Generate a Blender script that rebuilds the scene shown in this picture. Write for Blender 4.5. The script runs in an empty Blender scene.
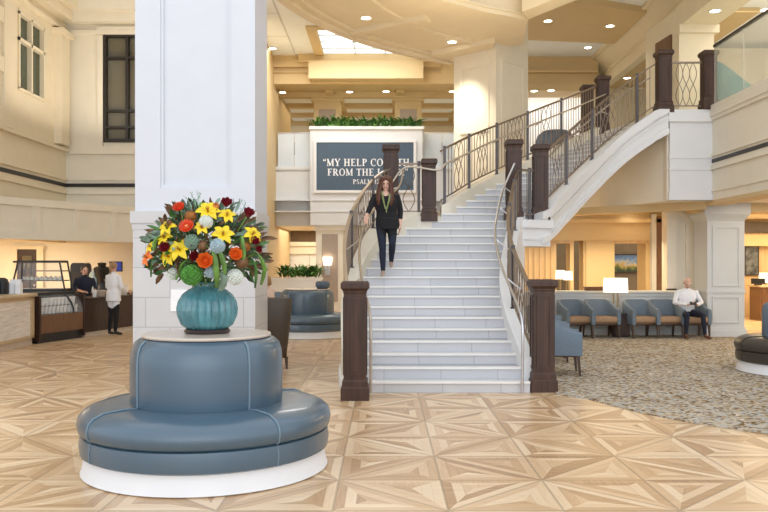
import bpy, bmesh, math, random
import numpy as np
from mathutils import Vector, Matrix
random.seed(7)
SC = bpy.context.scene
COL = SC.collection
PI = math.pi
CAMZ, F, CX, HY = 1.65, 815.0, 384.0, 264.0

def W(x, y, Y):
    return Vector(((x-CX)*Y/F, Y, CAMZ+(HY-y)*Y/F))

# ------------------------------------------------------------------ materials
def nt(m):
    m.use_nodes = True
    return m.node_tree
class N:
    """tiny node helper"""
    def __init__(s, m):
        s.t = nt(m); s.m = m
        s.b = s.t.nodes['Principled BSDF']
    def new(s, typ, **kw):
        n = s.t.nodes.new(typ)
        for k, v in kw.items(): setattr(n, k, v)
        return n
    def link(s, a, b): s.t.links.new(a, b)
    def inp(s, sock, v):
        if hasattr(v, 'is_linked') or hasattr(v, 'links'): s.link(v, sock)
        else: sock.default_value = v
    def math(s, op, a, b=None, c=None):
        n = s.new('ShaderNodeMath', operation=op)
        for i, v in enumerate((a, b, c)):
            if v is not None: s.inp(n.inputs[i], v)
        return n.outputs[0]
    def ramp(s, fac, stops, interp='LINEAR'):
        n = s.new('ShaderNodeValToRGB'); n.color_ramp.interpolation = interp
        el = n.color_ramp.elements
        while len(el) < len(stops): el.new(0.5)
        for e, (p, c) in zip(el, stops):
            e.position = p; e.color = (*c, 1)
        s.link(fac, n.inputs[0]); return n.outputs[0]
    def coord(s, kind='Object'):
        return s.new('ShaderNodeTexCoord').outputs[kind]
    def noise(s, vec, scale, detail=3, rough=.5):
        n = s.new('ShaderNodeTexNoise'); n.inputs['Scale'].default_value = scale
        n.inputs['Detail'].default_value = detail; n.inputs['Roughness'].default_value = rough
        s.link(vec, n.inputs['Vector']); return n.outputs[0]
    def mapping(s, vec, scale=(1,1,1), rot=(0,0,0), loc=(0,0,0)):
        n = s.new('ShaderNodeMapping'); s.link(vec, n.inputs[0])
        n.inputs['Scale'].default_value = scale; n.inputs['Rotation'].default_value = rot; n.inputs['Location'].default_value = loc
        return n.outputs[0]
    def bump(s, h, strength=.2, dist=.01):
        n = s.new('ShaderNodeBump'); n.inputs['Strength'].default_value = strength; n.inputs['Distance'].default_value = dist
        s.link(h, n.inputs['Height']); s.link(n.outputs[0], s.b.inputs['Normal'])

def mat(name, col, rough=.6, metal=0, var=.06, scale=3.0, spec=.5, stretch=(1,1,1), coat=0, bump=0, emis=None, estr=0):
    m = bpy.data.materials.new(name); n = N(m)
    b = n.b
    v = n.mapping(n.coord('Object'), stretch)
    f = n.noise(v, scale, 4)
    d = [max(0, c*(1-var)) for c in col]; l = [min(1, c*(1+var)) for c in col]
    c = n.ramp(f, [(.3, d), (.7, l)])
    n.link(c, b.inputs['Base Color'])
    b.inputs['Roughness'].default_value = rough; b.inputs['Metallic'].default_value = metal
    b.inputs['Specular IOR Level'].default_value = spec
    if coat: b.inputs['Coat Weight'].default_value = coat
    if bump: n.bump(f, bump, .01)
    if emis:
        b.inputs['Emission Color'].default_value = (*emis, 1); b.inputs['Emission Strength'].default_value = estr
    return m

def wood(name, dark, light, scale=6, stretch=(6,6,.5), rough=.4, coat=0):
    m = bpy.data.materials.new(name); n = N(m)
    v = n.mapping(n.coord('Object'), stretch)
    f = n.noise(v, scale, 6, .6)
    c = n.ramp(f, [(.3, dark), (.7, light)]); n.link(c, n.b.inputs['Base Color'])
    n.b.inputs['Roughness'].default_value = rough
    if coat: n.b.inputs['Coat Weight'].default_value = coat
    return m

def glassy(name, tint, diff=.25, rough=.05):
    m = bpy.data.materials.new(name); n = N(m)
    n.b.inputs['Base Color'].default_value = (*tint, 1); n.b.inputs['Roughness'].default_value = rough
    n.b.inputs['Alpha'].default_value = diff
    f = n.noise(n.coord('Object'), .8, 2)
    a = n.ramp(f, [(.2, (diff*.9,)*3), (.8, (min(1,diff*1.1),)*3)]); n.link(a, n.b.inputs['Alpha'])
    return m

def emis(name, col, s):
    m = bpy.data.materials.new(name); n = N(m)
    n.b.inputs['Base Color'].default_value = (*col, 1)
    n.b.inputs['Emission Color'].default_value = (*col, 1); n.b.inputs['Emission Strength'].default_value = s
    return m

def parquet():
    m = bpy.data.materials.new('parquet_floor'); n = N(m)
    co = n.coord('Object'); sep = n.new('ShaderNodeSeparateXYZ'); n.link(co, sep.inputs[0])
    T = .775
    s = n.math('DIVIDE', n.math('SUBTRACT', sep.outputs[0], .43), T)
    t = n.math('DIVIDE', n.math('SUBTRACT', sep.outputs[1], 7.0), T)
    i = n.math('FLOOR', s); j = n.math('FLOOR', t)
    fx = n.math('SUBTRACT', s, i); fy = n.math('SUBTRACT', t, j)
    odd = n.math('ABSOLUTE', n.math('MODULO', n.math('ADD', i, j), 2))
    fx = n.math('ABSOLUTE', n.math('SUBTRACT', odd, fx))
    low = n.math('LESS_THAN', fy, fx)
    mx = n.math('MAXIMUM', fx, fy); mn = n.math('MINIMUM', fx, fy)
    e1 = mn; e2 = n.math('SUBTRACT', 1, mx); e3 = n.math('MULTIPLY', n.math('SUBTRACT', mx, mn), .7071)
    d = n.math('MINIMUM', n.math('MINIMUM', e1, e2), e3)
    side = n.math('ADD', n.math('LESS_THAN', e2, n.math('MINIMUM', e1, e3)),
                  n.math('MULTIPLY', n.math('LESS_THAN', e3, n.math('MINIMUM', e1, e2)), 2))
    band = n.math('FLOOR', n.math('DIVIDE', d, .0978))
    k = n.math('ADD', n.math('ADD', n.math('MULTIPLY', i, 7.13), n.math('MULTIPLY', j, 3.71)),
               n.math('ADD', n.math('MULTIPLY', low, 1.37), n.math('ADD', n.math('MULTIPLY', side, 5.39), n.math('MULTIPLY', band, 11.7))))
    wn = n.new('ShaderNodeTexWhiteNoise', noise_dimensions='1D'); n.link(k, wn.inputs['W'])
    # grain along plank
    g1 = n.noise(n.mapping(co, (2.0, 26, 1)), 1.6, 5, .65)
    g2 = n.noise(n.mapping(co, (26, 2.0, 1)), 1.6, 5, .65)
    g3 = n.noise(n.mapping(co, (2.0, 26, 1), (0, 0, PI/4)), 1.6, 5, .65)
    mA = n.new('ShaderNodeMix'); n.link(n.math('GREATER_THAN', side, .5), mA.inputs[0]); n.link(g1, mA.inputs[2]); n.link(g2, mA.inputs[3])
    mB = n.new('ShaderNodeMix'); n.link(n.math('GREATER_THAN', side, 1.5), mB.inputs[0]); n.link(mA.outputs[0], mB.inputs[2]); n.link(g3, mB.inputs[3])
    base = n.math('ADD', n.math('MULTIPLY', wn.outputs[0], .62), n.math('MULTIPLY', mB.outputs[0], .45))
    c = n.ramp(base, [(.16, (.40, .235, .12)), (.36, (.58, .375, .20)), (.6, (.71, .50, .30)), (.85, (.82, .64, .43))])
    # seams
    fr = n.math('FRACT', n.math('DIVIDE', d, .0978))
    seam = n.math('LESS_THAN', d, .012)
    seam2 = n.math('LESS_THAN', fr, .07)
    sm = n.math('MAXIMUM', n.math('MULTIPLY', seam, .42), n.math('MULTIPLY', seam2, .16))
    mix = n.new('ShaderNodeMix', data_type='RGBA'); n.link(sm, mix.inputs[0]); n.link(c, mix.inputs[6]); mix.inputs[7].default_value = (.20, .135, .085, 1)
    n.link(mix.outputs[2], n.b.inputs['Base Color'])
    n.b.inputs['Roughness'].default_value = .3
    return m

def carpet_mat():
    m = bpy.data.materials.new('mottled_carpet'); n = N(m)
    co = n.mapping(n.coord('Object'), (1, 1.0, 1))
    v = n.new('ShaderNodeTexVoronoi'); v.inputs['Scale'].default_value = 27; n.link(co, v.inputs['Vector'])
    sep = n.new('ShaderNodeSeparateColor'); n.link(v.outputs['Color'], sep.inputs[0])
    f = n.noise(co, 1.2, 2)
    fac = n.math('ADD', n.math('MULTIPLY', sep.outputs[0], .75), n.math('MULTIPLY', f, .3))
    c = n.ramp(fac, [(.1, (.17, .105, .05)), (.3, (.37, .28, .175)), (.48, (.55, .46, .335)), (.68, (.44, .43, .40)), (.9, (.76, .69, .56))], 'CONSTANT')
    n.link(c, n.b.inputs['Base Color']); n.b.inputs['Roughness'].default_value = .95; n.b.inputs['Specular IOR Level'].default_value = .1
    n.bump(sep.outputs[1], .4, .01)
    return m

def tile(name, c1, c2, mortar, scale, bw=.9, rh=.45, off=.5, rough=.35, msize=.006, rotx=0):
    m = bpy.data.materials.new(name); n = N(m)
    co = n.mapping(n.coord('Object'), (1, 1, 1), (rotx, 0, 0))
    b = n.new('ShaderNodeTexBrick'); b.offset = off
    b.inputs['Color1'].default_value = (*c1, 1); b.inputs['Color2'].default_value = (*c2, 1); b.inputs['Mortar'].default_value = (*mortar, 1)
    b.inputs['Scale'].default_value = scale; b.inputs['Brick Width'].default_value = bw; b.inputs['Row Height'].default_value = rh
    b.inputs['Mortar Size'].default_value = msize
    n.link(co, b.inputs['Vector'])
    f = n.noise(n.coord('Object'), 4, 4)
    mx = n.new('ShaderNodeMix', data_type='RGBA', blend_type='MULTIPLY'); mx.inputs[0].default_value = .15
    n.link(b.outputs[0], mx.inputs[6]); n.link(n.ramp(f, [(.3, (.75, .75, .75)), (.7, (1, 1, 1))]), mx.inputs[7])
    n.link(mx.outputs[2], n.b.inputs['Base Color']); n.b.inputs['Roughness'].default_value = rough
    return m

M = dict(
 parquet=parquet(), carpet=carpet_mat(),
 bridge=mat('pale_bridge_paint', (.72, .73, .74), .6, var=.015),
 colwhite=mat('column_paint', (.66, .68, .725), .55, var=.015),
 white=mat('white_paint', (.82, .82, .82), .55, var=.015),
 cream=mat('cream_paint', (.83, .775, .65), .6, var=.02),
 beige=mat('warm_beige_paint', (.82, .73, .55), .6, var=.02),
 gold=mat('golden_cream_paint', (.66, .50, .27), .6, var=.02),
 ceil=mat('white_ceiling_tile', (.90, .94, .98), .8, var=.015),
 grey=mat('pale_grey_paint', (.62, .64, .645), .6, var=.02),
 brownwall=mat('brown_wall_covering', (.20, .135, .085), .8, var=.12, scale=20),
 taupe=mat('taupe_wall_covering', (.42, .34, .28), .8, var=.1, scale=30, stretch=(4,4,.3)),
 dgrey=mat('grey_brown_wall', (.16, .145, .13), .8, var=.1),
 stripe=mat('dark_groove', (.02, .018, .016), .4),
 blue=mat('blue_leather', (.054, .108, .158), .33, var=.05, scale=2.5, coat=.25, spec=.9),
 piping=mat('pale_blue_piping', (.16, .24, .30), .35),
 brown=mat('dark_brown_leather', (.05, .043, .034), .35, var=.1),
 chairbrown=mat('brown_hide', (.085, .062, .045), .55, var=.12),
 stone=mat('cream_stone_top', (.63, .54, .45), .25, var=.08, scale=12),
 newel=wood('dark_walnut', (.030, .012, .006), (.078, .033, .017), 3, rough=.5, coat=0),
 dwood=wood('espresso_wood', (.020, .008, .005), (.060, .028, .018), 5, rough=.4),
 mwood=wood('brown_wood', (.11, .05, .022), (.22, .11, .05), 5, rough=.4),
 lwood=wood('honey_wood', (.50, .33, .16), (.72, .53, .30), 4, (9, 9, .15), rough=.5),
 wash=wood('whitewashed_wood', (.62, .57, .52), (.92, .88, .84), 4, (.6, 3, 8), rough=.6),
 ctop=wood('tan_counter_top', (.50, .37, .22), (.66, .52, .34), 5, (1, 1, 6), rough=.35),
 legwood=wood('chair_leg_wood', (.045, .022, .013), (.10, .055, .032), 6),
 metal=mat('bronze_metal', (.26, .20, .15), .38, .7, var=.08),
 post=mat('dark_bronze_metal', (.075, .065, .062), .35, .6, var=.08),
 rail=mat('brushed_tan_rail', (.55, .48, .40), .32, .75, var=.05),
 steel=mat('brushed_steel', (.60, .60, .62), .3, .9, var=.05),
 brass=mat('aged_brass', (.36, .28, .14), .35, .8),
 step=tile('stone_step', (.58, .585, .60), (.63, .625, .64), (.42, .42, .44), 1.0, bw=.75, rh=.29, off=.37, msize=.005, rotx=PI/2),
 nosing=mat('pale_nosing', (.86, .84, .80), .35, var=.03),
 coltile=tile('column_stone', (.58, .57, .565), (.62, .61, .60), (.42, .42, .42), 1.0, bw=.66, rh=.4, off=.5, msize=.006, rotx=PI/2),
 teal=mat('teal_glaze', (.075, .245, .285), .12, var=.3, scale=14, coat=.6, stretch=(1,1,.4)),
 vfoot=mat('dark_bronze_glaze', (.05, .03, .03), .3),
 blueup=mat('blue_upholstery', (.155, .20, .245), .75, var=.08, scale=30),
 tan=mat('tan_seat_fabric', (.42, .26, .15), .7, var=.1),
 sign=mat('slate_blue_panel', (.075, .115, .165), .7, var=.35, scale=60),
 letters=mat('white_letters', (.88, .89, .90), .5),
 glass=glassy('frosted_cream_glass', (.75, .76, .66), .34),
 bglass=glassy('frosted_blue_glass', (.80, .88, .95), .8, .15),
 clear=glassy('clear_glass', (.8, .85, .87), .12),
 wglass=glassy('window_glass_green', (.075, .09, .055), .9, .05),
 wglass2=glassy('window_glass_reflection_tint', (.17, .15, .10), .9, .05),  # olive tone of reflected ceiling lights put into the pane colour
 frame=mat('dark_window_frame', (.022, .018, .016), .4),
 black=mat('black_plastic', (.012, .012, .014), .35),
 navy=mat('navy_denim', (.012, .016, .035), .85, var=.2, scale=40),
 blackcloth=mat('black_knit', (.010, .010, .012), .9, var=.2, scale=30),
 darkblue=mat('dark_blue_shirt', (.018, .022, .045), .9),
 whitecloth=mat('white_cotton', (.86, .87, .90), .8, var=.03),
 skin=mat('skin', (.68, .42, .31), .5, var=.05),
 lip=mat('lips', (.45, .16, .14), .5),
 eye=mat('dark_eyes', (.03, .02, .015), .3),
 auburn=mat('auburn_hair', (.09, .030, .014), .5, var=.35, scale=40, stretch=(4,4,.4)),
 blond=mat('dark_blond_hair', (.33, .19, .09), .5, var=.3, scale=40, stretch=(4,4,.4)),
 darkhair=mat('dark_hair', (.035, .02, .014), .5, var=.3),
 greyhair=mat('short_grey_hair', (.60, .52, .47), .7),
 shoetan=mat('beige_shoe', (.42, .30, .24), .5),
 shoebrown=mat('brown_leather_shoe', (.16, .065, .03), .4),
 scarf=mat('olive_scarf', (.22, .26, .10), .8, var=.4, scale=60),
 lamp=emis('lit_lamp_shade', (1.0, .86, .66), 1.1),
 lens=emis('downlight_lens', (1.0, .90, .72), 9),
 sconce=emis('lit_sconce', (1.0, .82, .58), 4),
 screen=mat('blue_screen', (.02, .03, .16), .3, emis=(.03, .05, .3), estr=.5),
 paper=mat('white_paper', (.92, .92, .92), .6),
 cup=mat('white_cup', (.85, .84, .82), .5),
 leaf=mat('green_leaf', (.055, .16, .03), .5, var=.5, scale=8),
 leaf2=mat('fresh_green_leaf', (.13, .27, .05), .5, var=.4, scale=10),
 sage=mat('sage_leaf', (.22, .33, .25), .6, var=.3, scale=10),
 dleaf=mat('dark_foliage', (.055, .095, .045), .6, var=.6, scale=12),
 brownfol=mat('brown_foliage', (.17, .085, .035), .6, var=.5, scale=14),
 yellow=mat('yellow_petal', (.83, .62, .015), .5, var=.15, scale=14),
 orange=mat('orange_petal', (.82, .19, .025), .5, var=.2, scale=14),
 redor=mat('red_orange_petal', (.70, .07, .02), .5, var=.2, scale=14),
 red=mat('dark_red_petal', (.20, .008, .018), .5, var=.35, scale=20),
 rust=mat('rust_petal', (.36, .13, .02), .6, var=.4, scale=30),
 peach=mat('peach_petal', (.80, .36, .12), .5, var=.2),
 lime=mat('green_hydrangea_petal', (.10, .31, .05), .6, var=.35, scale=30),
 wpet=mat('white_petal', (.74, .78, .72), .6, var=.1, scale=20),
 bpet=mat('pale_blue_petal', (.44, .56, .60), .6, var=.2, scale=20),
 pink=mat('pastry', (.60, .40, .27), .7, var=.4, scale=20),
)
# painting on the waiting-area wall
def painting():
    m = bpy.data.materials.new('garden_painting'); n = N(m)
    co = n.coord('Object'); sep = n.new('ShaderNodeSeparateXYZ'); n.link(co, sep.inputs[0])
    f = n.noise(co, 5, 4, .7)
    h = n.math('ADD', n.math('MULTIPLY', sep.outputs[2], 1.6), n.math('MULTIPLY', n.math('SUBTRACT', f, .5), 1.2))
    c = n.ramp(n.math('ADD', h, .5), [(.1, (.03, .05, .03)), (.3, (.10, .16, .05)), (.42, (.45, .35, .12)), (.52, (.40, .45, .50)), (.68, (.12, .25, .55)), (.9, (.07, .16, .42))])
    n.link(c, n.b.inputs['Base Color']); n.b.inputs['Roughness'].default_value = .4
    return m
M['painting'] = painting()
M['skypane'] = emis('daylit_skylight_pane', (.88, .95, 1.0), 1.0)
M['art'] = mat('grey_artwork', (.10, .11, .12), .5, var=.9, scale=6)
M['peachcloth'] = mat('pale_peach_cloth', (.72, .55, .45), .8)
M['tealcloth'] = mat('teal_upholstery', (.10, .34, .34), .8, var=.1)
M['bluegrey'] = mat('blue_grey_fabric', (.10, .14, .20), .8, var=.1)
M['tealcloth'] = mat('teal_upholstery', (.10, .34, .34), .8, var=.1)
M['bluegrey'] = mat('blue_grey_fabric', (.10, .14, .20), .8, var=.1)

# ------------------------------------------------------------------ mesh builder
class MB:
    def __init__(s): s.v = []; s.f = []; s.mi = []; s.cur = 0
    def m(s, i): s.cur = i; return s
    def add(s, vs, fs):
        o = len(s.v); s.v += [tuple(v) for v in vs]
        for f in fs: s.f.append([i+o for i in f]); s.mi.append(s.cur)
        return s
    def box(s, x0, x1, y0, y1, z0, z1):
        v = [(x, y, z) for z in (z0, z1) for y in (y0, y1) for x in (x0, x1)]
        return s.add(v, [(0,2,3,1), (4,5,7,6), (0,1,5,4), (2,6,7,3), (0,4,6,2), (1,3,7,5)])
    def bbox(s, x0, x1, y0, y1, z0, z1, b):
        """box with chamfered vertical and top/bottom edges"""
        b = min(b, (x1-x0)*.49, (y1-y0)*.49, (z1-z0)*.49)
        def ring(d, z): return [(x0+d+b, y0+d, z), (x1-d-b, y0+d, z), (x1-d, y0+d+b, z), (x1-d, y1-d-b, z), (x1-d-b, y1-d, z), (x0+d+b, y1-d, z), (x0+d, y1-d-b, z), (x0+d, y0+d+b, z)]
        return s.loft([ring(b*.6, z0), ring(0, z0+b), ring(0, z1-b), ring(b*.6, z1)])
    def prism(s, poly, z0, z1):
        n = len(poly)
        z0 = z0 if hasattr(z0, '__len__') else [z0]*n; z1 = z1 if hasattr(z1, '__len__') else [z1]*n
        v = [(p[0], p[1], z) for p, z in zip(poly, z0)] + [(p[0], p[1], z) for p, z in zip(poly, z1)]
        f = [tuple(reversed(range(n))), tuple(range(n, 2*n))] + [(i, (i+1) % n, n+(i+1) % n, n+i) for i in range(n)]
        return s.add(v, f)
    def loft(s, rings, closed=True, caps=True):
        n = len(rings[0]); v = [p for r in rings for p in r]; f = []
        for k in range(len(rings)-1):
            for i in range(n if closed else n-1):
                j = (i+1) % n
                f.append((k*n+i, k*n+j, (k+1)*n+j, (k+1)*n+i))
        if caps:
            f.append(tuple(reversed(range(n)))); f.append(tuple(range((len(rings)-1)*n, len(rings)*n)))
        return s.add(v, f)
    def lathe(s, prof, n=32, c=(0,0,0), a0=0, a1=2*PI, flute=None):
        full = abs(a1-a0-2*PI) < 1e-6
        rings = []
        for r, z in prof:
            cnt = n if full else n+1
            ring = []
            for i in range(cnt):
                a = a0+(a1-a0)*i/n
                rr = r*(1+flute(a, z)) if flute else r
                ring.append((c[0]+rr*math.cos(a), c[1]+rr*math.sin(a), c[2]+z))
            rings.append(ring)
        if full: return s.loft(rings, True, True)
        # partial: closed profile loop -> solid wedge
        k = len(prof); cnt = n+1
        v = [rings[j][i] for i in range(cnt) for j in range(k)]; f = []
        for i in range(n):
            for j in range(k):
                jj = (j+1) % k
                f.append((i*k+j, (i+1)*k+j, (i+1)*k+jj, i*k+jj))
        f.append(tuple(range(k))); f.append(tuple(reversed(range(n*k, (n+1)*k))))
        return s.add(v, f)
    def tube(s, pts, r, n=8, caps=True):
        pts = [Vector(p) for p in pts]; rr = r if hasattr(r, '__len__') else [r]*len(pts)
        rings = []; up = None
        for i, p in enumerate(pts):
            t = (pts[min(i+1, len(pts)-1)]-pts[max(i-1, 0)])
            t = t.normalized() if t.length > 1e-9 else Vector((0,0,1))
            if up is None: up = Vector((0,0,1)) if abs(t.z) < .9 else Vector((0,1,0))
            x = t.cross(up)
            if x.length < 1e-5: x = t.cross(Vector((1,0,0)))
            x.normalize(); y = x.cross(t).normalized(); up = y
            rings.append([p+(x*math.cos(2*PI*k/n)+y*math.sin(2*PI*k/n))*rr[i] for k in range(n)])
        return s.loft(rings, True, caps)
    def sph(s, c, r, n=14, m=9):
        r = r if hasattr(r, '__len__') else (r, r, r); rings = []
        for j in range(m+1):
            a = -PI/2+PI*(j+.02 if j == 0 else j-.02 if j == m else j)/m
            rings.append([(c[0]+r[0]*math.cos(a)*math.cos(2*PI*i/n), c[1]+r[1]*math.cos(a)*math.sin(2*PI*i/n), c[2]+r[2]*math.sin(a)) for i in range(n)])
        return s.loft(rings)
    def caps(s, pts, rs, n=10):
        """chain of tapered limbs with rounded ends"""
        pts = [Vector(p) for p in pts]
        a = (pts[0]-pts[1]).normalized(); b = (pts[-1]-pts[-2]).normalized()
        P = []; R = []
        for k in (3, 2, 1):
            t = k/3.0*PI/2*.97; P.append(pts[0]+a*rs[0]*math.sin(t)); R.append(rs[0]*math.cos(t))
        P += pts; R += list(rs)
        for k in (1, 2, 3):
            t = k/3.0*PI/2*.97; P.append(pts[-1]+b*rs[-1]*math.sin(t)); R.append(rs[-1]*math.cos(t))
        return s.tube(P, R, n)
    def bar(s, a, b, w, h=None):
        """rectangular bar from a to b"""
        a = Vector(a); b = Vector(b); h = h or w; t = (b-a).normalized()
        up = Vector((0,0,1)) if abs(t.z) < .95 else Vector((0,1,0))
        x = t.cross(up).normalized(); y = x.cross(t)
        q = [(-1,-1), (1,-1), (1,1), (-1,1)]
        return s.loft([[p+x*i*w/2+y*j*h/2 for i, j in q] for p in (a, b)])
    def sweep(s, pts, w, h):
        """rectangular section swept along pts, staying upright"""
        pts = [Vector(p) for p in pts]; rings = []
        for i, p in enumerate(pts):
            t = pts[min(i+1, len(pts)-1)]-pts[max(i-1, 0)]; t.z = 0; t.normalize()
            x = Vector((t.y, -t.x, 0))
            rings.append([p+x*w/2*a+Vector((0,0,h/2*b)) for a, b in ((-1,-1), (1,-1), (1,1), (-1,1))])
        return s.loft(rings)
    def xf(s, mtx, start=0):
        s.v = s.v[:start]+[tuple(mtx @ Vector(p)) for p in s.v[start:]]; return s
    def build(s, name, mats, parent=None, smooth=None, loc=None):
        me = bpy.data.meshes.new(name); me.from_pydata(s.v, [], s.f)
        mats = mats if isinstance(mats, (list, tuple)) else [mats]
        for x in mats: me.materials.append(M[x] if isinstance(x, str) else x)
        for p, i in zip(me.polygons, s.mi): p.material_index = min(i, len(mats)-1)
        bm = bmesh.new(); bm.from_mesh(me); bmesh.ops.recalc_face_normals(bm, faces=bm.faces); bm.to_mesh(me); bm.free()
        if smooth:
            for p in me.polygons: p.use_smooth = True
            me.set_sharp_from_angle(angle=math.radians(smooth))
        me.update()
        o = bpy.data.objects.new(name, me); COL.objects.link(o)
        if parent: o.parent = parent
        if loc is not None: o.location = loc
        return o

def tag(o, label=None, cat=None, group=None, kind=None):
    if label: o['label'] = label
    if cat: o['category'] = cat
    if group: o['group'] = group
    if kind: o['kind'] = kind
    return o
def thing(name, label, cat, loc=(0,0,0), rz=0, group=None):
    o = bpy.data.objects.new(name, None); COL.objects.link(o); o.empty_display_size = .1
    o.location = loc; o.rotation_euler = (0,0,rz)
    return tag(o, label, cat, group)
def struct(name, mb, mats, smooth=None, parent=None):
    o = mb.build(name, mats, parent, smooth)
    if parent is None: o['kind'] = 'structure'
    return o
def dup(o, loc, rz=None, label=None, group=None):
    def cp(x, par):
        c = x.copy(); COL.objects.link(c); c.parent = par
        for ch in list(x.children): cp(ch, c)
        return c
    r = cp(o, None); r.location = loc
    if rz is not None: r.rotation_euler = (0,0,rz)
    if label: r['label'] = label
    if group: r['group'] = group
    return r
# ================================================================== SETTING
b = MB(); b.box(-20, 24, -8, 46, -.12, 0); struct('floor', b, 'parquet')
b = MB()
b.prism([(2.2,19.0), (2.2,10.9), (2.19,10.27), (2.5,9.88), (2.83,9.03), (3.24,8.35), (3.72,7.85), (4.5,7.25), (5.6,6.7), (7.2,6.3), (10,6.1), (15.0,6.1), (15.0,18.4), (7.4,18.4), (7.4,19.0)], 0.0, .012)
o = struct('carpet', b, 'carpet')

# --- upper floor slab: its faces are the balcony fascias
slab = [(7.1,8), (15,8), (15,38), (-9,38), (-9,29.6), (4.9,29.6), (5.15,22), (5.36,20.25), (6.15,17.95), (6.15,17.72), (7.1,17.72)]
b = MB(); b.prism(slab, 3.03, 4.90); struct('floor_upper', b, 'cream')

b = MB()      # curb, grooves and bands along the right balcony
b.box(7.02, 7.2, 8, 17.74, 4.82, 5.06); b.box(7.05, 7.1, 8, 17.72, 4.74, 4.82)
b.box(7.06, 7.1, 8, 17.72, 3.96, 4.03); b.box(7.05, 7.1, 8, 17.72, 3.68, 3.76); b.box(7.07, 7.1, 8, 17.72, 3.2, 3.24)
struct('trim_1', b, 'cream')
b = MB(); b.box(7.085, 7.11, 8, 17.7, 3.83, 3.91); struct('trim_2', b, 'stripe')
b = MB()      # white pier face between the two top newels
b.box(6.18, 7.12, 17.62, 17.74, 3.03, 4.72); b.box(6.14, 7.14, 17.56, 17.8, 4.72, 4.98)
b.box(6.16, 7.13, 17.60, 17.70, 3.93, 4.0); b.box(6.16, 7.13, 17.60, 17.70, 3.68, 3.74); b.box(6.16, 7.13, 17.60, 17.70, 3.03, 3.22)
struct('trim_3', b, 'white')

# --- ceiling with skylight opening
b = MB()
b.box(-9.2, -2.1, 13, 29.5, 9.0, 9.2); b.box(1.1, 7.6, 13, 29.5, 9.0, 9.2); b.box(-2.1, 1.1, 13, 25.4, 9.0, 9.2); b.box(-2.1, 1.1, 28.6, 29.5, 9.0, 9.2)
struct('ceiling', b, 'ceil')
b = MB(); b.box(-3.12, -3.08, 13, 29, 8.985, 9.0)
for y in (23.9, 26.3, 28.0): b.box(-9, -3.1, y-.008, y+.008, 8.992, 9.0)
struct('trim_4', b, 'grey')
b = MB()
b.box(-2.42, -2.1, 25.1, 28.9, 8.93, 9.1); b.box(1.1, 1.42, 25.1, 28.9, 8.93, 9.1); b.box(-2.1, 1.1, 25.1, 25.4, 8.93, 9.1); b.box(-2.1, 1.1, 28.6, 28.9, 8.93, 9.1)
sky = tag(b.build('window_3', 'gold'), kind='structure')
b = MB()
for y in (26.2, 27.0, 27.8): b.box(-2.1, 1.1, y-.02, y+.02, 8.99, 9.03)
for x in (-1.0, 0.05): b.box(x-.02, x+.02, 25.4, 28.6, 8.985, 9.03)
b.build('glazing_bars', 'grey', sky)
b = MB(); b.box(-2.1, 1.1, 25.4, 28.6, 9.04, 9.06); b.build('pane', 'skypane', sky)

# --- curved coffered beam that runs from the front column to the upper column
def arc(cx, cy, r, a0, a1, n): return [(cx+r*math.cos(math.radians(a0+(a1-a0)*i/n)), cy+r*math.sin(math.radians(a0+(a1-a0)*i/n))) for i in range(n+1)]
outer = arc(7, 15.2, 9.6, 190, 121, 20)
inner = [(3.45,19.5), (2.4,18.95), (1.24,18.06), (.1,16.9), (-.7,15.6), (-1.2,14.2), (-1.35,13.0)]
b = MB(); b.prism(outer+[(3.7,21.6)]+inner, 7.5, 9.0)
b.prism([(3.45,19.5), (3.98,18.55), (4.9,17.0), (5.4,15.6), (5.1,15.5), (4.5,16.9), (3.2,18.9)], 7.5, 9.0)
struct('ceiling_beam', b, 'beige')
b = MB()
def ringstrip(mb, r0, r1, a0, a1, z0, z1, n=22, c=(7,15.2)):
    o_ = arc(c[0], c[1], r1, a0, a1, n); i_ = arc(c[0], c[1], r0, a0, a1, n)
    for k in range(n): mb.prism([o_[k], o_[k+1], i_[k+1], i_[k]], z0, z1)
ringstrip(b, 9.42, 9.64, 190, 122, 7.36, 7.62); ringstrip(b, 9.22, 9.42, 190, 122, 7.43, 7.52); ringstrip(b, 7.75, 7.9, 188, 124, 7.44, 7.52)
for a in (146, 168):
    c_, s_ = math.cos(math.radians(a)), math.sin(math.radians(a))
    b.bar((7+9.4*c_, 15.2+9.4*s_, 7.45), (7+7.2*c_, 15.2+7.2*s_, 7.45), .32, .14)
for k in range(len(inner)-1):     # panel lines on the near face
    p, q = inner[k], inner[k+1]
    for z in (7.62, 8.35): b.bar((p[0]+.02, p[1]-.02, z), (q[0]+.02, q[1]-.02, z), .05, .05)
struct('trim_5', b, 'beige')
# capital where the beam meets the column
b = MB(); b.prism([(1.3,22.3), (2.86,21.0), (2.86,24.1)], 7.36, 7.6); struct('trim_6', b, 'beige')
# plain band under the ceiling right of the column
b = MB(); b.prism([(2.6,21.7), (3.6,21.85), (4.88,22.2), (6.0,22.6), (7.5,23.3), (7.5,26.55), (6.0,26.3), (4.6,26.1), (2.6,26.2)], 8.82, 9.0); struct('trim_7', b, 'gold')

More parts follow.
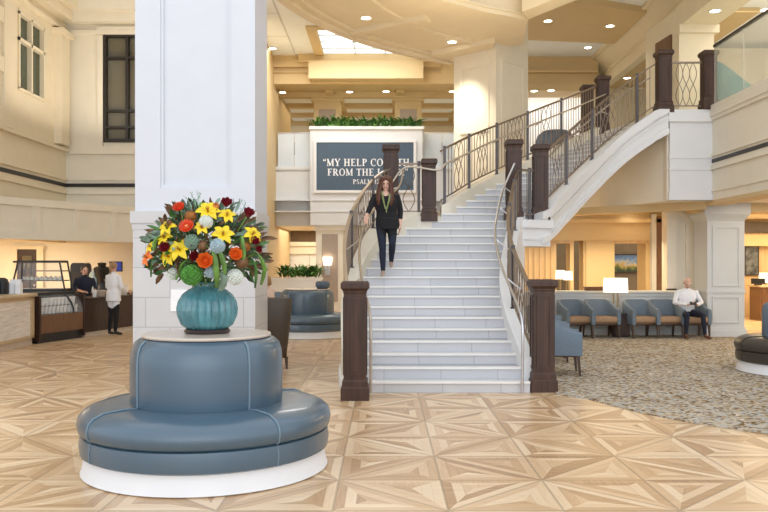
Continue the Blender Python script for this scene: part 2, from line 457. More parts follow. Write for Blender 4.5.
# --- left wall with window, pilasters and lines
b = MB()
XL = -8.9
b.box(-9.3, XL, 8, 19.8, 2.24, 9.0); b.box(-9.3, XL, 21.3, 22.9, 2.24, 9.0); b.box(-9.3, XL, 19.8, 21.3, 2.24, 5.93); b.box(-9.3, XL, 19.8, 21.3, 7.8, 9.0)
struct('wall_left', b, 'beige')
w = tag(MB().box(-9.12, -8.98, 19.8, 21.3, 5.93, 7.8).build('window_1', 'wglass'), kind='structure')
f = MB()
for y in (19.8, 20.50, 21.25): f.box(-9.0, -8.86, y, y+.07, 5.93, 7.8)
for z in (5.88, 7.1, 7.75): f.box(-9.0, -8.86, 19.8, 21.32, z, z+.08)
f.build('window_frame', 'beige', w)
b = MB()
b.box(XL, XL+.03, 8, 18.9, 5.0, 9.0); b.box(XL, XL+.10, 18.9, 19.4, 4.86, 9.0); b.box(XL, XL+.09, 8, 18.9, 4.85, 5.3)
for z in (6.1, 7.25): b.box(XL, XL+.09, 8, 18.9, z, z+.35)
b.box(XL, XL+.22, 21.95, 22.5, 4.9, 8.0); b.box(XL, XL+.3, 21.85, 22.6, 7.85, 8.0)
struct('trim_8', b, 'beige')
b = MB()
b.box(XL, XL+.12, 8, 22.8, 4.76, 4.84); b.box(XL, XL+.05, 8, 22.8, 3.98, 4.03); b.box(XL, XL+.06, 8, 22.8, 3.6, 3.68)
b.box(XL, XL+.5, 8, 22.29, 8.62, 9.0); b.box(XL, XL+.3, 8, 22.49, 8.35, 8.61); b.box(XL, XL+.12, 8, 22.67, 8.06, 8.14)
struct('trim_9', b, 'beige')
b = MB(); b.box(XL-.02, XL+.02, 8, 22.8, 3.80, 3.90); b.box(-8.9, -4.0, 22.76, 22.84, 3.80, 3.90); struct('trim_10', b, 'stripe')
# --- wall at the back left with a dark framed window
b = MB(); YB = 22.8
b.box(-9.3, -7.8, YB, 23.1, 2.24, 9.0); b.box(-6.0, -4.0, YB, 23.1, 2.24, 9.0); b.box(-7.8, -6.0, YB, 23.1, 2.24, 5.09); b.box(-7.8, -6.0, YB, 23.1, 8.06, 9.0)
struct('wall_back', b, 'cream')
w = tag(MB().box(-7.8, -6.0, 22.92, 22.96, 5.09, 8.06).build('window_2', 'wglass2'), kind='structure')
f = MB()
for x in (-7.84, -7.22, -6.62, -6.06): f.box(x, x+.08, 22.74, 22.95, 5.05, 8.1)
for z in (5.05, 5.44, 5.90, 7.38, 8.0): f.box(-7.83, -5.99, 22.75, 22.95, z, z+(.1 if z in (5.05, 8.0) else .06))
f.build('window_frame', 'frame', w)
b = MB()
b.box(-8.9, -4, 22.72, YB, 4.72, 4.92); b.box(-8.9, -4, 22.76, YB, 3.98, 4.03); b.box(-8.9, -4, 22.74, YB, 3.6, 3.66)
b.box(-8.9, -4, 22.3, YB, 8.62, 9.0); b.box(-8.9, -4, 22.5, YB, 8.35, 8.62); b.box(-8.9, -4, 22.68, YB, 8.05, 8.15)
b.box(-8.0, -7.85, 22.74, YB, 4.92, 8.04); b.box(-8.02, -5.8, 22.70, YB, 8.15, 8.26)
struct('trim_11', b, 'cream')
# --- oblique panelled bulkhead over the cafe
P0, P1 = Vector((-8.9,18.9,0)), Vector((-6.5,23.4,0)); dv = (P1-P0).normalized(); nv = Vector((dv.y, -dv.x, 0))
L = (P1-P0).length
def obl(mb, a, bb, d0, d1, z0, z1):
    mb.prism([(P0+dv*t+nv*d)[:2] for t, d in ((a, d0), (bb, d0), (bb, d1), (a, d1))], z0, z1)
b = MB(); obl(b, -1.5, L, -.2, 0, 2.24, 3.18); b.prism([(-8.9,18.9), (-6.6,23.2), (-8.9,23.0)], 3.08, 3.18)
for z0, z1, d in ((2.24, 2.42, .05), (3.04, 3.22, .06)): obl(b, -1.5, L, 0, d, z0, z1)
for t in (-.25, .98, 2.2, 3.42, 4.55): obl(b, t-.1, t+.1, 0, .05, 2.42, 3.04)
struct('trim_12', b, 'cream')
# --- cafe room
b = MB(); b.prism([(-14,10), (-9.05,10), (-9.05,18.9), (-7,22.95), (-4.1,22.95), (-4.1,25), (-14,25)], 2.5, 2.62); struct('ceiling_cafe', b, 'cream')
b = MB(); b.box(-14, -4.0, 25, 25.25, 0, 2.6); b.box(-14.2, -14, 10, 25.2, 0, 2.6); b.box(-5.9, -4.0, 24.2, 25.0, 0, 2.5); struct('wall_cafe', b, 'cream')
d = tag(MB().box(-11.2, -10.6, 24.9, 25.0, 0, 2.1).build('door_1', 'dwood'), kind='structure')
f = MB(); f.box(-11.3, -11.2, 24.86, 25, 0, 2.1); f.box(-10.6, -10.4, 24.86, 25, 0, 2.1); f.box(-11.32, -10.38, 24.85, 25, 2.1, 2.2); f.build('door_frame', 'beige', d)
MB().box(-11.05, -10.75, 24.88, 24.91, 1.55, 1.9).build('pane', 'wglass2', d)
MB().sph((-10.67, 24.87, 1.0), .035).build('door_handle', 'steel', d)
b = MB(); b.box(-4.1, -3.9, 22.95, 34, 0, 9.0); struct('wall_return', b, 'gold')

# --- bridge front, gallery above it, room below it
b = MB(); YF = 29.6
b.box(-3.9, -2.62, 29.45, YF, 3.03, 5.14); b.box(1.37, 4.9, 29.45, YF, 3.03, 5.14)
b.box(-2.62, 1.37, 29.0, YF, 3.03, 6.50)
for z in (3.5, 3.9): b.box(-3.9, 4.9, 28.97, YF, z, z+.04)
b.box(-3.9, -2.66, 29.40, YF, 5.05, 5.17); b.box(1.4, 4.9, 29.40, YF, 5.05, 5.17)
struct('bridge_front', b, 'bridge')
b = MB(); b.box(-2.66, 1.42, 28.93, YF, 6.44, 6.54)
x0, x1, z0, z1 = -2.40, 1.05, 4.27, 5.97
b.box(x0-.09, x1+.09, 28.93, 29.0, z1, z1+.09); b.box(x0-.09, x1+.09, 28.93, 29.0, z0-.09, z0); b.box(x0-.09, x0, 28.93, 29.0, z0, z1); b.box(x1, x1+.09, 28.93, 29.0, z0, z1)
struct('trim_13', b, 'white')
b = MB(); b.box(-9, 7.6, 28.9, 29.8, 8.04, 9.0); b.box(-9, 2, 28.7, 28.9, 8.6, 9.0); b.box(-9, 2, 28.8, 28.9, 8.42, 8.46)
b.box(-2.62, 1.37, 28.3, 28.9, 8.1, 8.72); b.box(-3.0, 1.75, 28.5, 28.95, 8.72, 9.0)
b.box(3.2, 7.6, 28.8, 29.9, 7.77, 8.04); b.box(3.2, 7.5, 28.65, 28.9, 8.4, 8.46)
struct('beam_back', b, 'gold')
b = MB(); b.box(-9, 9, 29.8, 38, 8.1, 8.3); struct('ceiling_gallery', b, 'gold')
b = MB()
for y in (30.6, 32.6, 34.6, 36.6): b.box(-9, 4.6, y, y+.35, 7.92, 8.1)
for x in (-7.2, -4.6, -2.0, .6, 3.2): b.box(x-.15, x+.15, 30, 37.5, 7.96, 8.1)
struct('trim_14', b, 'gold')
b = MB()
for x in (-5.7, -3.1, -.6, 1.9):
    for y in (31.1, 33.1, 35.1): b.box(x-.95, x+.95, y, y+1.3, 8.04, 8.09)
struct('trim_15', b, 'ceil')
b = MB(); b.box(-9, 15, 37, 37.3, 4.9, 9.0); struct('wall_gallery', b, 'beige')
b = MB(); b.box(-9, 4.6, 36.85, 37, 6.6, 7.15); b.box(-9,4.6,36.85,37,5.0,5.6); struct('trim_16', b, 'brownwall')
b = MB(); b.box(4.3, 9.5, 31.6, 31.8, 4.9, 8.1); struct('wall_landing', b, 'white')
for i, xp in enumerate((328, 408)):
    X = (xp-384)*31.2/F
    t = thing('column', ['cream gallery column left of centre above the planter, with a brown inset panel', 'cream gallery column right of centre above the planter, with a brown inset panel'][i], 'column', (X, 31.2, 4.9))
    MB().box(-.5, .5, -.4, .4, 0, 3.2).box(-.6, .6, -.5, .5, 2.9, 3.2).build('shaft', 'gold', t)
    MB().box(-.32, .32, -.43, -.39, .2, 2.6).build('inset_panel', 'taupe', t)

b = MB(); b.box(-5, 6, 34, 34.2, 0, 3.03); struct('wall_lounge', b, 'brownwall')
d = tag(MB().box(-3.9, -2.3, 33.9, 34.0, 0, 2.07).build('door_2', 'white'), kind='structure')
f = MB(); f.box(-4.1, -3.9, 33.8, 34, 0, 2.07); f.box(-4.1, -2.2, 33.8, 34, 2.07, 2.4); f.box(-4.25, -2.1, 33.7, 34, 2.4, 2.56); f.build('door_frame', 'cream', d)
MB().box(-3.12, -3.08, 33.88, 33.95, 0, 2.05).build('door_gap', 'grey', d)
# pilaster beside the lounge, tall walls under the bridge
t = thing('pilaster', 'white pilaster under the bridge with a taupe inset panel carrying a lit sconce', 'pilaster', (-1.95, 29.3, 0))
MB().box(-.49, .49, -.15, .3, 0, 3.03).box(-.56, .56, -.22, .3, 2.85, 3.03).build('shaft', 'cream', t)
MB().box(-.27, .30, -.17, -.14, .3, 2.72).build('inset_panel', 'taupe', t)
b = MB(); b.box(-1.4, 4.5, 29.5, 29.7, 0, 3.03); struct('wall_stair', b, 'cream')

# --- upper right gallery
b = MB(); b.box(7.42, 8.3, 20.5, 20.8, 4.9, 7.65); b.prism([(7.26,22.6), (7.42,20.8), (7.7,20.8), (7.7,22.6)], 4.9, 8.1); b.box(8.3, 15, 24, 24.2, 4.9, 8.0); b.box(7.4, 12, 29.7, 30, 4.9, 9.1); b.box(14.8, 15, 8, 30, 3, 9)
struct('wall_right', b, 'beige')
d = tag(MB().prism([(7.27,21.85), (7.36,20.95), (7.48,20.95), (7.40,21.85)], 4.9, 7.55).build('door_3', 'mwood'), kind='structure')
b = MB(); b.box(7.45, 8.35, 15, 20.8, 7.65, 8.2); b.box(7.4, 8.4, 20.4, 20.8, 7.45, 7.65); b.box(8.7, 9.4, 23.9, 24.0, 6.2, 6.9)
struct('beam_right', b, 'beige')
b = MB()
b.prism([(7.4,13), (7.95,13), (7.95,29.69), (7.4,29.69)], [9.0, 8.5, 8.5, 9.0], [9.15, 9.15, 9.15, 9.15]); b.box(7.9, 8.15, 13, 29.69, 8.05, 8.6); b.box(7.34, 7.46, 13, 29, 8.9, 9.02); b.box(7.86, 7.95, 13, 29, 8.44, 8.54)
struct('cove_right', b, 'beige')
b = MB(); b.box(8.1, 15, 8, 30, 8.2, 8.35); struct('ceiling_right', b, 'ceil')
b = MB(); b.box(8.1, 9.6, 20.8, 29.7, 8.08, 8.2); struct('trim_17', b, 'gold')

# --- waiting area under the right balcony
b = MB(); b.box(2.6, 7.45, 18.9, 19.1, 0, .99); b.box(2.6, 7.45, 18.86, 18.9, 0, .13); b.box(2.6, 7.45, 18.87, 18.9, .9, .99)
for k in range(5):
    x = 2.75+k*.95
    b.box(x, x+.8, 18.88, 18.9, .2, .24); b.box(x, x+.8, 18.88, 18.9, .8, .84); b.box(x, x+.04, 18.88, 18.9, .2, .84); b.box(x+.76, x+.8, 18.88, 18.9, .2, .84)
struct('wall_half', b, 'grey')
b = MB(); b.box(2.6, 7.45, 18.82, 19.16, .99, 1.03); struct('trim_18', b, 'cream')
b = MB()
b.box(3.2, 9, 21.8, 22.5, 2.28, 3.03); b.box(3.2, 9, 21.7, 22.5, 2.75, 2.85); b.box(5.36, 5.46, 21.9, 22.4, 0, 2.3); b.box(5.42, 6.18, 21.85, 22.6, 0, 2.3); b.box(5.0, 5.1, 21.9, 22.4, 0, 2.3)
b.box(7.02, 7.14, 21.85, 22.6, 0, 3.03)
struct('wall_waiting', b, 'gold')
b = MB(); b.box(6.18, 7.1, 21.82, 21.9, 2.2, 2.36); b.box(4.6, 5.0, 21.82, 21.9, 2.2, 2.36)
b.box(3.7, 4.62, 21.85, 22.5, 0, 2.3)
for k in range(6): b.box(3.72+k*.15, 3.80+k*.15, 21.82, 21.86, 0, 2.3)
struct('trim_19', b, 'lwood')
b = MB(); b.box(3, 15, 25.4, 25.6, 0, 3.03); struct('wall_inner', b, 'dgrey')
d = tag(MB().box(7.24, 7.46, 21.7, 21.8, 0, 2.92).build('door_4', 'mwood'), kind='structure')
MB().box(7.12, 7.24, 21.66, 21.8, 0, 2.98).box(7.46, 7.6, 21.66, 21.8, 0, 2.98).build('door_frame', 'grey', d)
b = MB(); b.box(6.75, 7.9, 19.5, 19.8, 0, 3.03); b.box(6.75, 6.98, 19.42, 19.5, 0, 2.95); b.box(7.2, 7.26, 19.44, 19.5, .3, 2.6); b.box(6.7, 7.9, 19.4, 19.5, 2.8, 3.03); b.box(6.75, 7.9, 19.42, 19.5, 1.0, 1.06)
struct('wall_pilaster', b, 'cream')
# beams in the waiting-area ceiling
b = MB()
b.prism([(4.5,20.2), (7.1,17.95), (7.1,18.3), (4.5,20.8)], 2.86, 3.03); b.box(7.1, 15, 18.4, 19.2, 2.82, 3.03); b.box(7.1, 7.6, 8, 18.2, 2.95, 3.03)
struct('trim_20', b, 'gold')
t = thing('column', 'white panelled square column standing at the carpet edge under the right balcony', 'column', (7.72, 18.75, 0))
c = MB(); c.box(-.42, .42, -.35, .45, 0, 2.75); c.box(-.46, .46, -.39, .49, 0, .16); c.box(-.44, .44, -.37, .47, .16, .22); c.box(-.44, .44, -.37, .47, 1.0, 1.06)
c.build('shaft', 'grey', t)
MB().loft([[(-x, -y, z), (x, -y, z), (x, y2, z), (-x, y2, z)] for x, y, y2, z in ((.42,.35,.45,2.62), (.45,.38,.48,2.68), (.52,.45,.55,2.78), (.52,.45,.55,3.02))]).build('capital', 'grey', t)
def frame_face(mb, x0, x1, z0, z1, y, w=.035, d=.02):
    mb.box(x0, x1, y-d, y, z0, z0+w); mb.box(x0, x1, y-d, y, z1-w, z1); mb.box(x0, x0+w, y-d, y, z0+w, z1-w); mb.box(x1-w, x1, y-d, y, z0+w, z1-w)
c = MB(); frame_face(c, -.31, .31, 1.15, 2.5, -.35); frame_face(c, -.31, .31, .32, .92, -.35); c.build('panel_moulding', 'grey', t)
# far right lobby
b = MB(); b.box(8.6, 15, 25.2, 25.4, 0, 3.03); struct('wall_lobby', b, 'lwood')
b = MB(); b.box(8.6, 15, 25.1, 25.2, 2.62, 2.95); struct('trim_21', b, 'dgrey')
b = MB(); b.box(8.6, 15, 24.9, 25.2, 2.2, 2.55); struct('trim_22', b, 'gold')
b = MB(); b.box(14.8, 15, 8, 25.4, 0, 3.03); struct('wall_east', b, 'beige')
# ================================================================== COLUMNS
t = thing('column', 'big white square column behind the flower arrangement, stone base and panelled shaft', 'column', (-2.55, 11.56, 0))
MB().box(-.83, .815, -.59, .58, 0, 2.22).build('stone_base', 'coltile', t)
MB().box(-.86, .84, -.62, .60, 2.20, 2.36).box(-.84, .825, -.60, .59, 2.12, 2.2).build('base_moulding', 'coltile', t)
c = MB(); c.box(-.81, .808, -.51, .57, 2.3, 9.2)
c.box(-.81, -.47, -.56, -.51, 2.36, 9.2); c.box(.485, .808, -.56, -.51, 2.36, 9.2); c.box(-.47, .485, -.56, -.51, 2.36, 2.68)
c.build('shaft', 'colwhite', t)
c = MB(); c.box(-.47, -.43, -.54, -.51, 2.68, 9.2); c.box(.445, .485, -.54, -.51, 2.68, 9.2); c.box(-.43, .445, -.54, -.51, 2.68, 2.72); c.build('panel_moulding', 'colwhite', t)
t = thing('column', 'cream square column turned cornerwise behind the upper stair flight, washed by a downlight', 'column', (2.96, 22.55, 0), PI/4)
MB().box(-.725, .725, -.725, .725, 0, 9.0).build('shaft', 'cream', t)
c = MB()
frame_face(c, -.5, .5, 5.2, 7.1, -.725, .05, .025); frame_face(c, -.5, .5, 7.9, 8.7, -.725, .05, .025)
c2 = MB(); frame_face(c2, -.5, .5, 5.2, 7.0, -.725, .05, .025); c2.xf(Matrix.Rotation(-PI/2, 4, 'Z'))
c.add(c2.v, c2.f); c.build('panel_moulding', 'cream', t)

# ================================================================== ROUND BANQUETTES
def banquette(label, loc, rz, leather='blue', back='blue', group=None):
    t = thing('round_banquette', label, 'bench', loc, rz, group)
    base = MB().lathe([(.0,.0), (.965,0), (.985,.012), (.975,.03), (.95,.17), (0,.17)], 72); base.build('plinth', 'white', t, 40)
    for k in range(4):
        a0 = math.radians(-58-90+90*k)-PI/2+PI/2; a1 = a0+PI/2
        g = .004
        MB().lathe([(.55,.155), (.955,.155), (.985,.17), (.995,.24), (.985,.315), (.965,.325), (.55,.325)], 26, a0=a0+g, a1=a1-g).build('seat_base', leather, t, 45)
        cu = MB().lathe([(.55,.325), (.975,.325), (1.0,.345), (1.012,.40), (1.0,.455), (.96,.495), (.88,.525), (.70,.535), (.55,.53)], 26, a0=a0+g, a1=a1-g).build('seat_cushion', leather, t, 60)
        bk_ = MB().lathe([(.3,.50), (.60,.50), (.612,.56), (.612,.86), (.605,.95), (.585,1.01), (.545,1.045), (.48,1.058), (.3,1.058)], 26, a0=a0+g*1.5, a1=a1-g*1.5).build('backrest', back, t, 60)
        c_, s_ = math.cos(a0), math.sin(a0)
        p = MB().tube([(r*c_, r*s_, z) for r, z in ((.612,.535), (.614,.6), (.614,.86), (.607,.955), (.587,1.015), (.547,1.05))], .009, 6)
        p.build('piping', 'piping' if leather == 'blue' else back, bk_, 60); p = MB()
        p.tube([(r*c_, r*s_, z) for r, z in ((.63,.535), (.72,.54), (.88,.53), (.96,.50), (1.002,.458), (1.014,.40), (1.002,.345), (.975,.327))], .008, 6)
        p.tube([(r*c_, r*s_, z) for r, z in ((.986,.318), (.997,.24), (.986,.17))], .006, 6)
        p.build('piping', 'piping' if leather == 'blue' else leather, cu, 60)
    MB().lathe([(0,1.055), (.50,1.055), (.515,1.06), (.52,1.07), (.515,1.083), (0,1.085)], 64).build('table_top', 'stone', t, 40)
    return t
SX, SY = -1.452, 6.70
bq = banquette('large round blue leather banquette on a white plinth in the foreground, carrying the flower vase', (SX, SY, 0), math.radians(11), group=None)
b2 = dup(bq, (-1.76, 18.7, 0), math.radians(20), 'distant round blue banquette behind the brown wing chair, left of the stairs')
b3 = banquette('dark brown round bench on the carpet, cut off by the right edge', (6.42, 12.4, .012), math.radians(-30), 'brown', 'blueup')

# ================================================================== VASE AND FLOWERS
v = thing('vase', 'fluted teal glazed vase on the round banquette table, holding mixed flowers', 'vase', (SX, SY, 1.085))
fl = lambda a, z: .10*abs(math.cos(a*12))-.065
MB().lathe([(0,.03), (.16,.03), (.205,.07), (.235,.14), (.242,.20), (.23,.26), (.195,.32), (.15,.355), (.125,.37), (.12,.40), (.13,.415), (.118,.42), (.11,.40), (.0,.36)], 132, flute=lambda a, z: fl(a, z) if .04 < z < .36 else 0).build('body', 'teal', v, 60)
MB().lathe([(0,0), (.165,0), (.185,.008), (.188,.02), (.175,.034), (0,.036)], 48).build('foot', 'vfoot', v, 40)
VC = Vector((SX, SY, 1.085+.38))

def bouquet_pt(px, py, dome=None, lift=0):
    dx = (px-207.5)/124.0; zz = CAMZ+(HY-py)/122.5
    r = math.hypot(dx/.56, (zz-1.80)/.46)
    dy = -.34*math.sqrt(max(0, 1-min(1, r)**2))-lift
    Y = SY+dy
    p = W(px, py, Y)
    return p
def frameof(d):
    d = Vector(d).normalized(); u = Vector((0,0,1)) if abs(d.z) < .9 else Vector((1,0,0))
    x = u.cross(d).normalized(); y = d.cross(x)
    return Matrix((( x.x, y.x, d.x, 0), (x.y, y.y, d.y, 0), (x.z, y.z, d.z, 0), (0,0,0,1)))
def petal(mb, L, w, curl, ang, tilt, base=.004, n=6, cup=.25):
    """a petal along +x then curling to +z, rotated about z"""
    rows = []
    for i in range(n+1):
        u = i/n; r = base+L*u*math.cos(tilt+curl*u); z = L*u*math.sin(tilt+curl*u)
        ww = w*(math.sin(PI*min(1, u*.92+.08))**.8)+.001
        rows.append([(r, -ww, z+cup*ww), (r, 0, z), (r, ww, z+cup*ww)])
    vs = []; fs = []
    for row in rows:
        for p in row: vs.append(p)
    nn = len(vs)
    vs += [(p[0], p[1], p[2]-.003) for p in vs]
    for i in range(n):
        for j in range(2):
            a = i*3+j
            fs += [(a, a+3, a+4, a+1), (nn+a, nn+a+1, nn+a+4, nn+a+3)]
        for j in (0, 2):
            a = i*3+j; fs.append((a, nn+a, nn+a+3, a+3))
    a = n*3
    fs += [(0, 1, nn+1, nn), (1, 2, nn+2, nn+1), (a, nn+a, nn+a+1, a+1), (a+1, nn+a+1, nn+a+2, a+2)]
    c, s = math.cos(ang), math.sin(ang)
    mb.add([(p[0]*c-p[1]*s, p[0]*s+p[1]*c, p[2]) for p in vs], fs)
def flower(kind, name, label, cat, px, py, rp, m, group, m2=None, lift=.0):
    p = bouquet_pt(px, py, lift=lift); R = rp*(.80 if kind in ('rose', 'hydrangea', 'pincushion') else .88)/124.0
    d = (p-VC); d.y -= .55*max(.3, 1-abs(px-207)/90); d = d.normalized()
    t = thing(name, label, cat, p, 0, group)
    X = frameof(d); mb = MB()
    if kind == 'lily':
        for k in range(6): petal(mb, R*1.25, R*.36, -.75, k*PI/3+random.random()*.3, .75, cup=.4)
        mb.xf(X); mb.build('petals', m, t, 60)
        c = MB()
        for k in range(5): c.tube([(0,0,0), (.012*math.cos(k*1.26), .012*math.sin(k*1.26), R*.8)], .0025, 5)
        c.xf(X); c.build('stamens', m2 or 'rust', t)
    elif kind in ('gerbera', 'poppy'):
        for ring, (nn, q, ti) in enumerate(((16, 1, .15), (13, .78, .5), (10, .55, .9))):
            for k in range(nn): petal(mb, R*q, R*.2, .25 if kind == 'gerbera' else .6, k*2*PI/nn+ring*.2, ti)
        mb.xf(X); mb.build('petals', m, t, 60)
        c = MB(); c.sph((0,0,R*.12), (R*.34, R*.34, R*.22), 12, 7); c.xf(X); c.build('eye', m2 or 'peach', t, 60)
    elif kind == 'rose':
        mb.sph((0,0,0), (R*.55, R*.55, R*.6), 12, 8)
        for ring, (nn, q, ti) in enumerate(((5, .75, 1.35), (6, .95, 1.05), (7, 1.1, .7), (7, 1.15, .35))):
            for k in range(nn): petal(mb, R*q, R*.42, .5, k*2*PI/nn+ring*.45, ti, base=R*.12*ring, cup=.5)
        mb.xf(X); mb.build('petals', m, t, 60)
    elif kind in ('hydrangea', 'pincushion'):
        nn = 110 if kind == 'hydrangea' else 90
        mb.sph((0,0,0), R*.82, 14, 9)
        for i in range(nn):
            zc = 1-2*(i+.5)/nn; a = i*2.39996; rr = math.sqrt(max(0, 1-zc*zc)); dd = Vector((rr*math.cos(a), rr*math.sin(a), zc))
            st = len(mb.v)
            if kind == 'hydrangea':
                for k in range(4): petal(mb, R*.30, R*.15, .3, k*PI/2+i, .45, n=3, base=.001)
            else: mb.tube([(0,0,-R*.2), (0,0,R*.16)], [.004, .002], 4)
            mb.xf(Matrix.Translation(dd*R*.86) @ frameof(dd), st)
        mb.build('florets', m, t, 50)
    elif kind == 'tulip':
        for k in range(6): petal(mb, R*1.6, R*.5, .35, k*PI/3, 1.1, base=.01, cup=.6)
        mb.xf(X); mb.build('petals', m, t, 60)
    tip = p-p; b0 = VC-p+Vector((random.uniform(-.05,.05), random.uniform(-.05,.05), -.06))
    MB().tube([b0, b0*.5+Vector((0,0,.02)), tip-d*R*.3], .005, 6).build('stem', 'leaf2', t, 60)
    return t
FL = [
 ('lily','yellow_lily','yellow lily open at the front of the bouquet, right of centre',223,235,10,'yellow',.03),
 ('lily','yellow_lily','topmost big yellow lily at the crown of the bouquet',208,212,11,'yellow',.02),
 ('lily','yellow_lily','yellow lily below the two dark red roses on top',227,216,8,'yellow',0),
 ('lily','yellow_lily','yellow lily at the right edge of the bouquet above a small dark rose',252,235,9,'yellow',0),
 ('lily','yellow_lily','yellow lily on the upper left, beneath the brown seed head',168,228,9,'yellow',0),
 ('lily','yellow_lily','yellow lily left of the sage green hydrangea, facing left',165,238,8,'yellow',0),
 ('lily','yellow_lily','star-shaped yellow lily above the green hydrangea, left of centre',180,250,11,'yellow',.03),
 ('lily','yellow_lily','lowest yellow lily on the left, under the dark plum rose',169,257,9,'yellow',.02),
 ('lily','yellow_lily','small yellow lily at the far left edge of the bouquet',151,247,6,'yellow',0),
 ('lily','yellow_lily','small yellow lily half hidden by the white hydrangea near the top',202,228,7,'yellow',.03),
 ('lily','orange_lily','orange lily at the far left edge, lowest bloom on that side',148.5,258,9,'orange',0),
 ('poppy','orange_gerbera','red-orange gerbera with a pale rim standing highest on the left',180,209.5,9,'redor',.02),
 ('gerbera','orange_gerbera','red-orange gerbera below the rusty pincushion, upper left',187,227,9,'redor',.05),
 ('rose','orange_ranunculus','large orange ranunculus low in the middle of the bouquet',205.5,261.5,9,'orange',.06),
 ('rose','orange_ranunculus','orange ranunculus on the right of the bouquet below the yellow star lily',235,255,7.5,'orange',.04),
 ('tulip','peach_tulip','peach tulip beside the topmost yellow lily',216,209,5,'peach',0),
 ('rose','dark_red_rose','dark red rose standing highest in the bouquet',226.5,204,6.5,'red',0),
 ('rose','dark_red_rose','dark red rose standing out alone at the upper right',248,214,6.5,'red',0),
 ('rose','dark_red_rose','small dark red rose at the right edge under a yellow lily',254,242,5.5,'red',.03),
 ('rose','dark_red_rose','dark plum rose in the left of the bouquet between yellow lilies',167,248,7,'red',.03),
 ('rose','dark_red_rose','dark red rose just left of the large orange ranunculus',195.5,257,6,'red',.02),
 ('rose','dark_red_rose','tiny dark red bud at the right edge, lowest of the reds there',258,250,4,'red',0),
 ('pincushion','rust_pincushion','round rust-brown pincushion between the two red-orange gerberas',190.5,216.5,7.5,'rust',.02),
 ('pincushion','brown_seed_head','small brown seed head at the upper left of the bouquet',170.5,223,5,'brownfol',0),
 ('pincushion','brown_seed_head','big brown seed head on the right, below the orange ranunculus',242,262,9,'brownfol',.02),
 ('pincushion','brown_seed_head','brown seed head in the middle, behind the pale blue hydrangea',203,246,8,'brownfol',.01),
 ('pincushion','brown_seed_head','brown seed head beside the drooping green tassels on the right',245,247,7,'rust',.0),
 ('hydrangea','green_hydrangea','bright green hydrangea hanging low on the left over the vase rim',191.5,275,12,'lime',.06),
 ('hydrangea','sage_hydrangea','sage green hydrangea in the left middle of the bouquet',192,242,9,'sage',.02),
 ('hydrangea','white_hydrangea','white hydrangea near the top beside the yellow lily',206,222,8,'wpet',.02),
 ('hydrangea','white_hydrangea','white hydrangea hanging low on the right of the vase',235,277,9.5,'wpet',.03),
 ('hydrangea','white_hydrangea','small white hydrangea low on the left of the bouquet',173,274,7,'wpet',.0),
 ('hydrangea','pale_blue_hydrangea','pale blue hydrangea at the front centre above the green tassels',217.5,246,8.5,'bpet',.06),
 ('hydrangea','pale_blue_hydrangea','pale blue-white hydrangea just above the vase rim in the middle',211,272,7,'bpet',.03),
]
for k, n_, lab, px, py, rp, m, lift in FL: flower(k, n_, lab, n_.split('_')[-1] if 'hydrangea' not in n_ else 'hydrangea', px, py, rp, m, None, lift=lift, m2='peach' if k in ('gerbera','poppy') else None)
# drooping tassels and straps
def strap(mb, pts, w):
    P = [bouquet_pt(x, y, lift=l) for x, y, l in pts]; n = len(P); vs = []; fs = []
    for i, p in enumerate(P):
        ww = w*(math.sin(PI*(i+.6)/(n+.2))**.6)
        vs += [p+Vector((-ww,0,0)), p+Vector((0,-.012,0)), p+Vector((ww,0,0)), p+Vector((0,.010,0))]
    mb.loft([vs[i*4:i*4+4] for i in range(n)])
def tassel(label, pts, m='leaf2', w=.016, name='green_tassel', cat='leaf'):
    P0_ = bouquet_pt(*pts[0][:2]); t = thing(name, label, cat, P0_)
    mb = MB(); strap(mb, pts, w); mb.v = [tuple(Vector(q)-P0_) for q in mb.v]; mb.build('blade', m, t, 60)
    MB().tube([VC-P0_, (VC-P0_)*.4+Vector((0,0,.05)), (0,0,0)], .004, 6).build('stem', 'leaf2', t, 60)
tassel('drooping green tassel at the front centre of the bouquet, the left of two', [(213,250,.06),(215,258,.08),(216,268,.10),(217,279,.10),(217,288,.09)], 'leaf2', .024)
tassel('drooping green tassel at the front centre of the bouquet, the right of two', [(219,250,.06),(222,257,.08),(224,265,.09),(225,274,.09)], 'leaf2', .022)
tassel('green tassel hanging between brown seed heads on the right', [(242,236,.03),(243,245,.05),(244,253,.06),(243,262,.05)], 'leaf2', .018)
tassel('long green strap leaf hanging out farthest on the right', [(258,254,0),(262,260,.02),(265,269,.03),(263,278,.03),(261,285,.02)], 'leaf2', .018, 'strap_leaf')
tassel('dark green strap leaf hanging on the right beside the longest one', [(253,260,0),(256,268,.02),(256,278,.02),(255,288,.02)], 'leaf', .013, 'strap_leaf')
tassel('arching green leaf on the left of the bouquet', [(165,235,.02),(158,237,.03),(154,243,.03),(154,251,.02)], 'leaf2', .018, 'strap_leaf')
tassel('dark thin leaf hanging lowest on the far left', [(156,255,0),(152,262,.01),(151,270,.01),(151,277,.0)], 'leaf', .010, 'strap_leaf')
tassel('green leaf curling at the top of the bouquet', [(204,214,.02),(200,207,.02),(202,202,.02),(206,203,.02)], 'leaf2', .016, 'strap_leaf')
tassel('green leaf hanging left of the green hydrangea', [(188,258,.03),(182,264,.05),(179,272,.05),(176,280,.04)], 'leaf2', .014, 'strap_leaf')
tassel('broad blue-green leaf over the vase rim right of centre', [(222,272,.03),(224,279,.06),(223,286,.07),(220,291,.06)], 'sage', .03, 'broad_leaf')
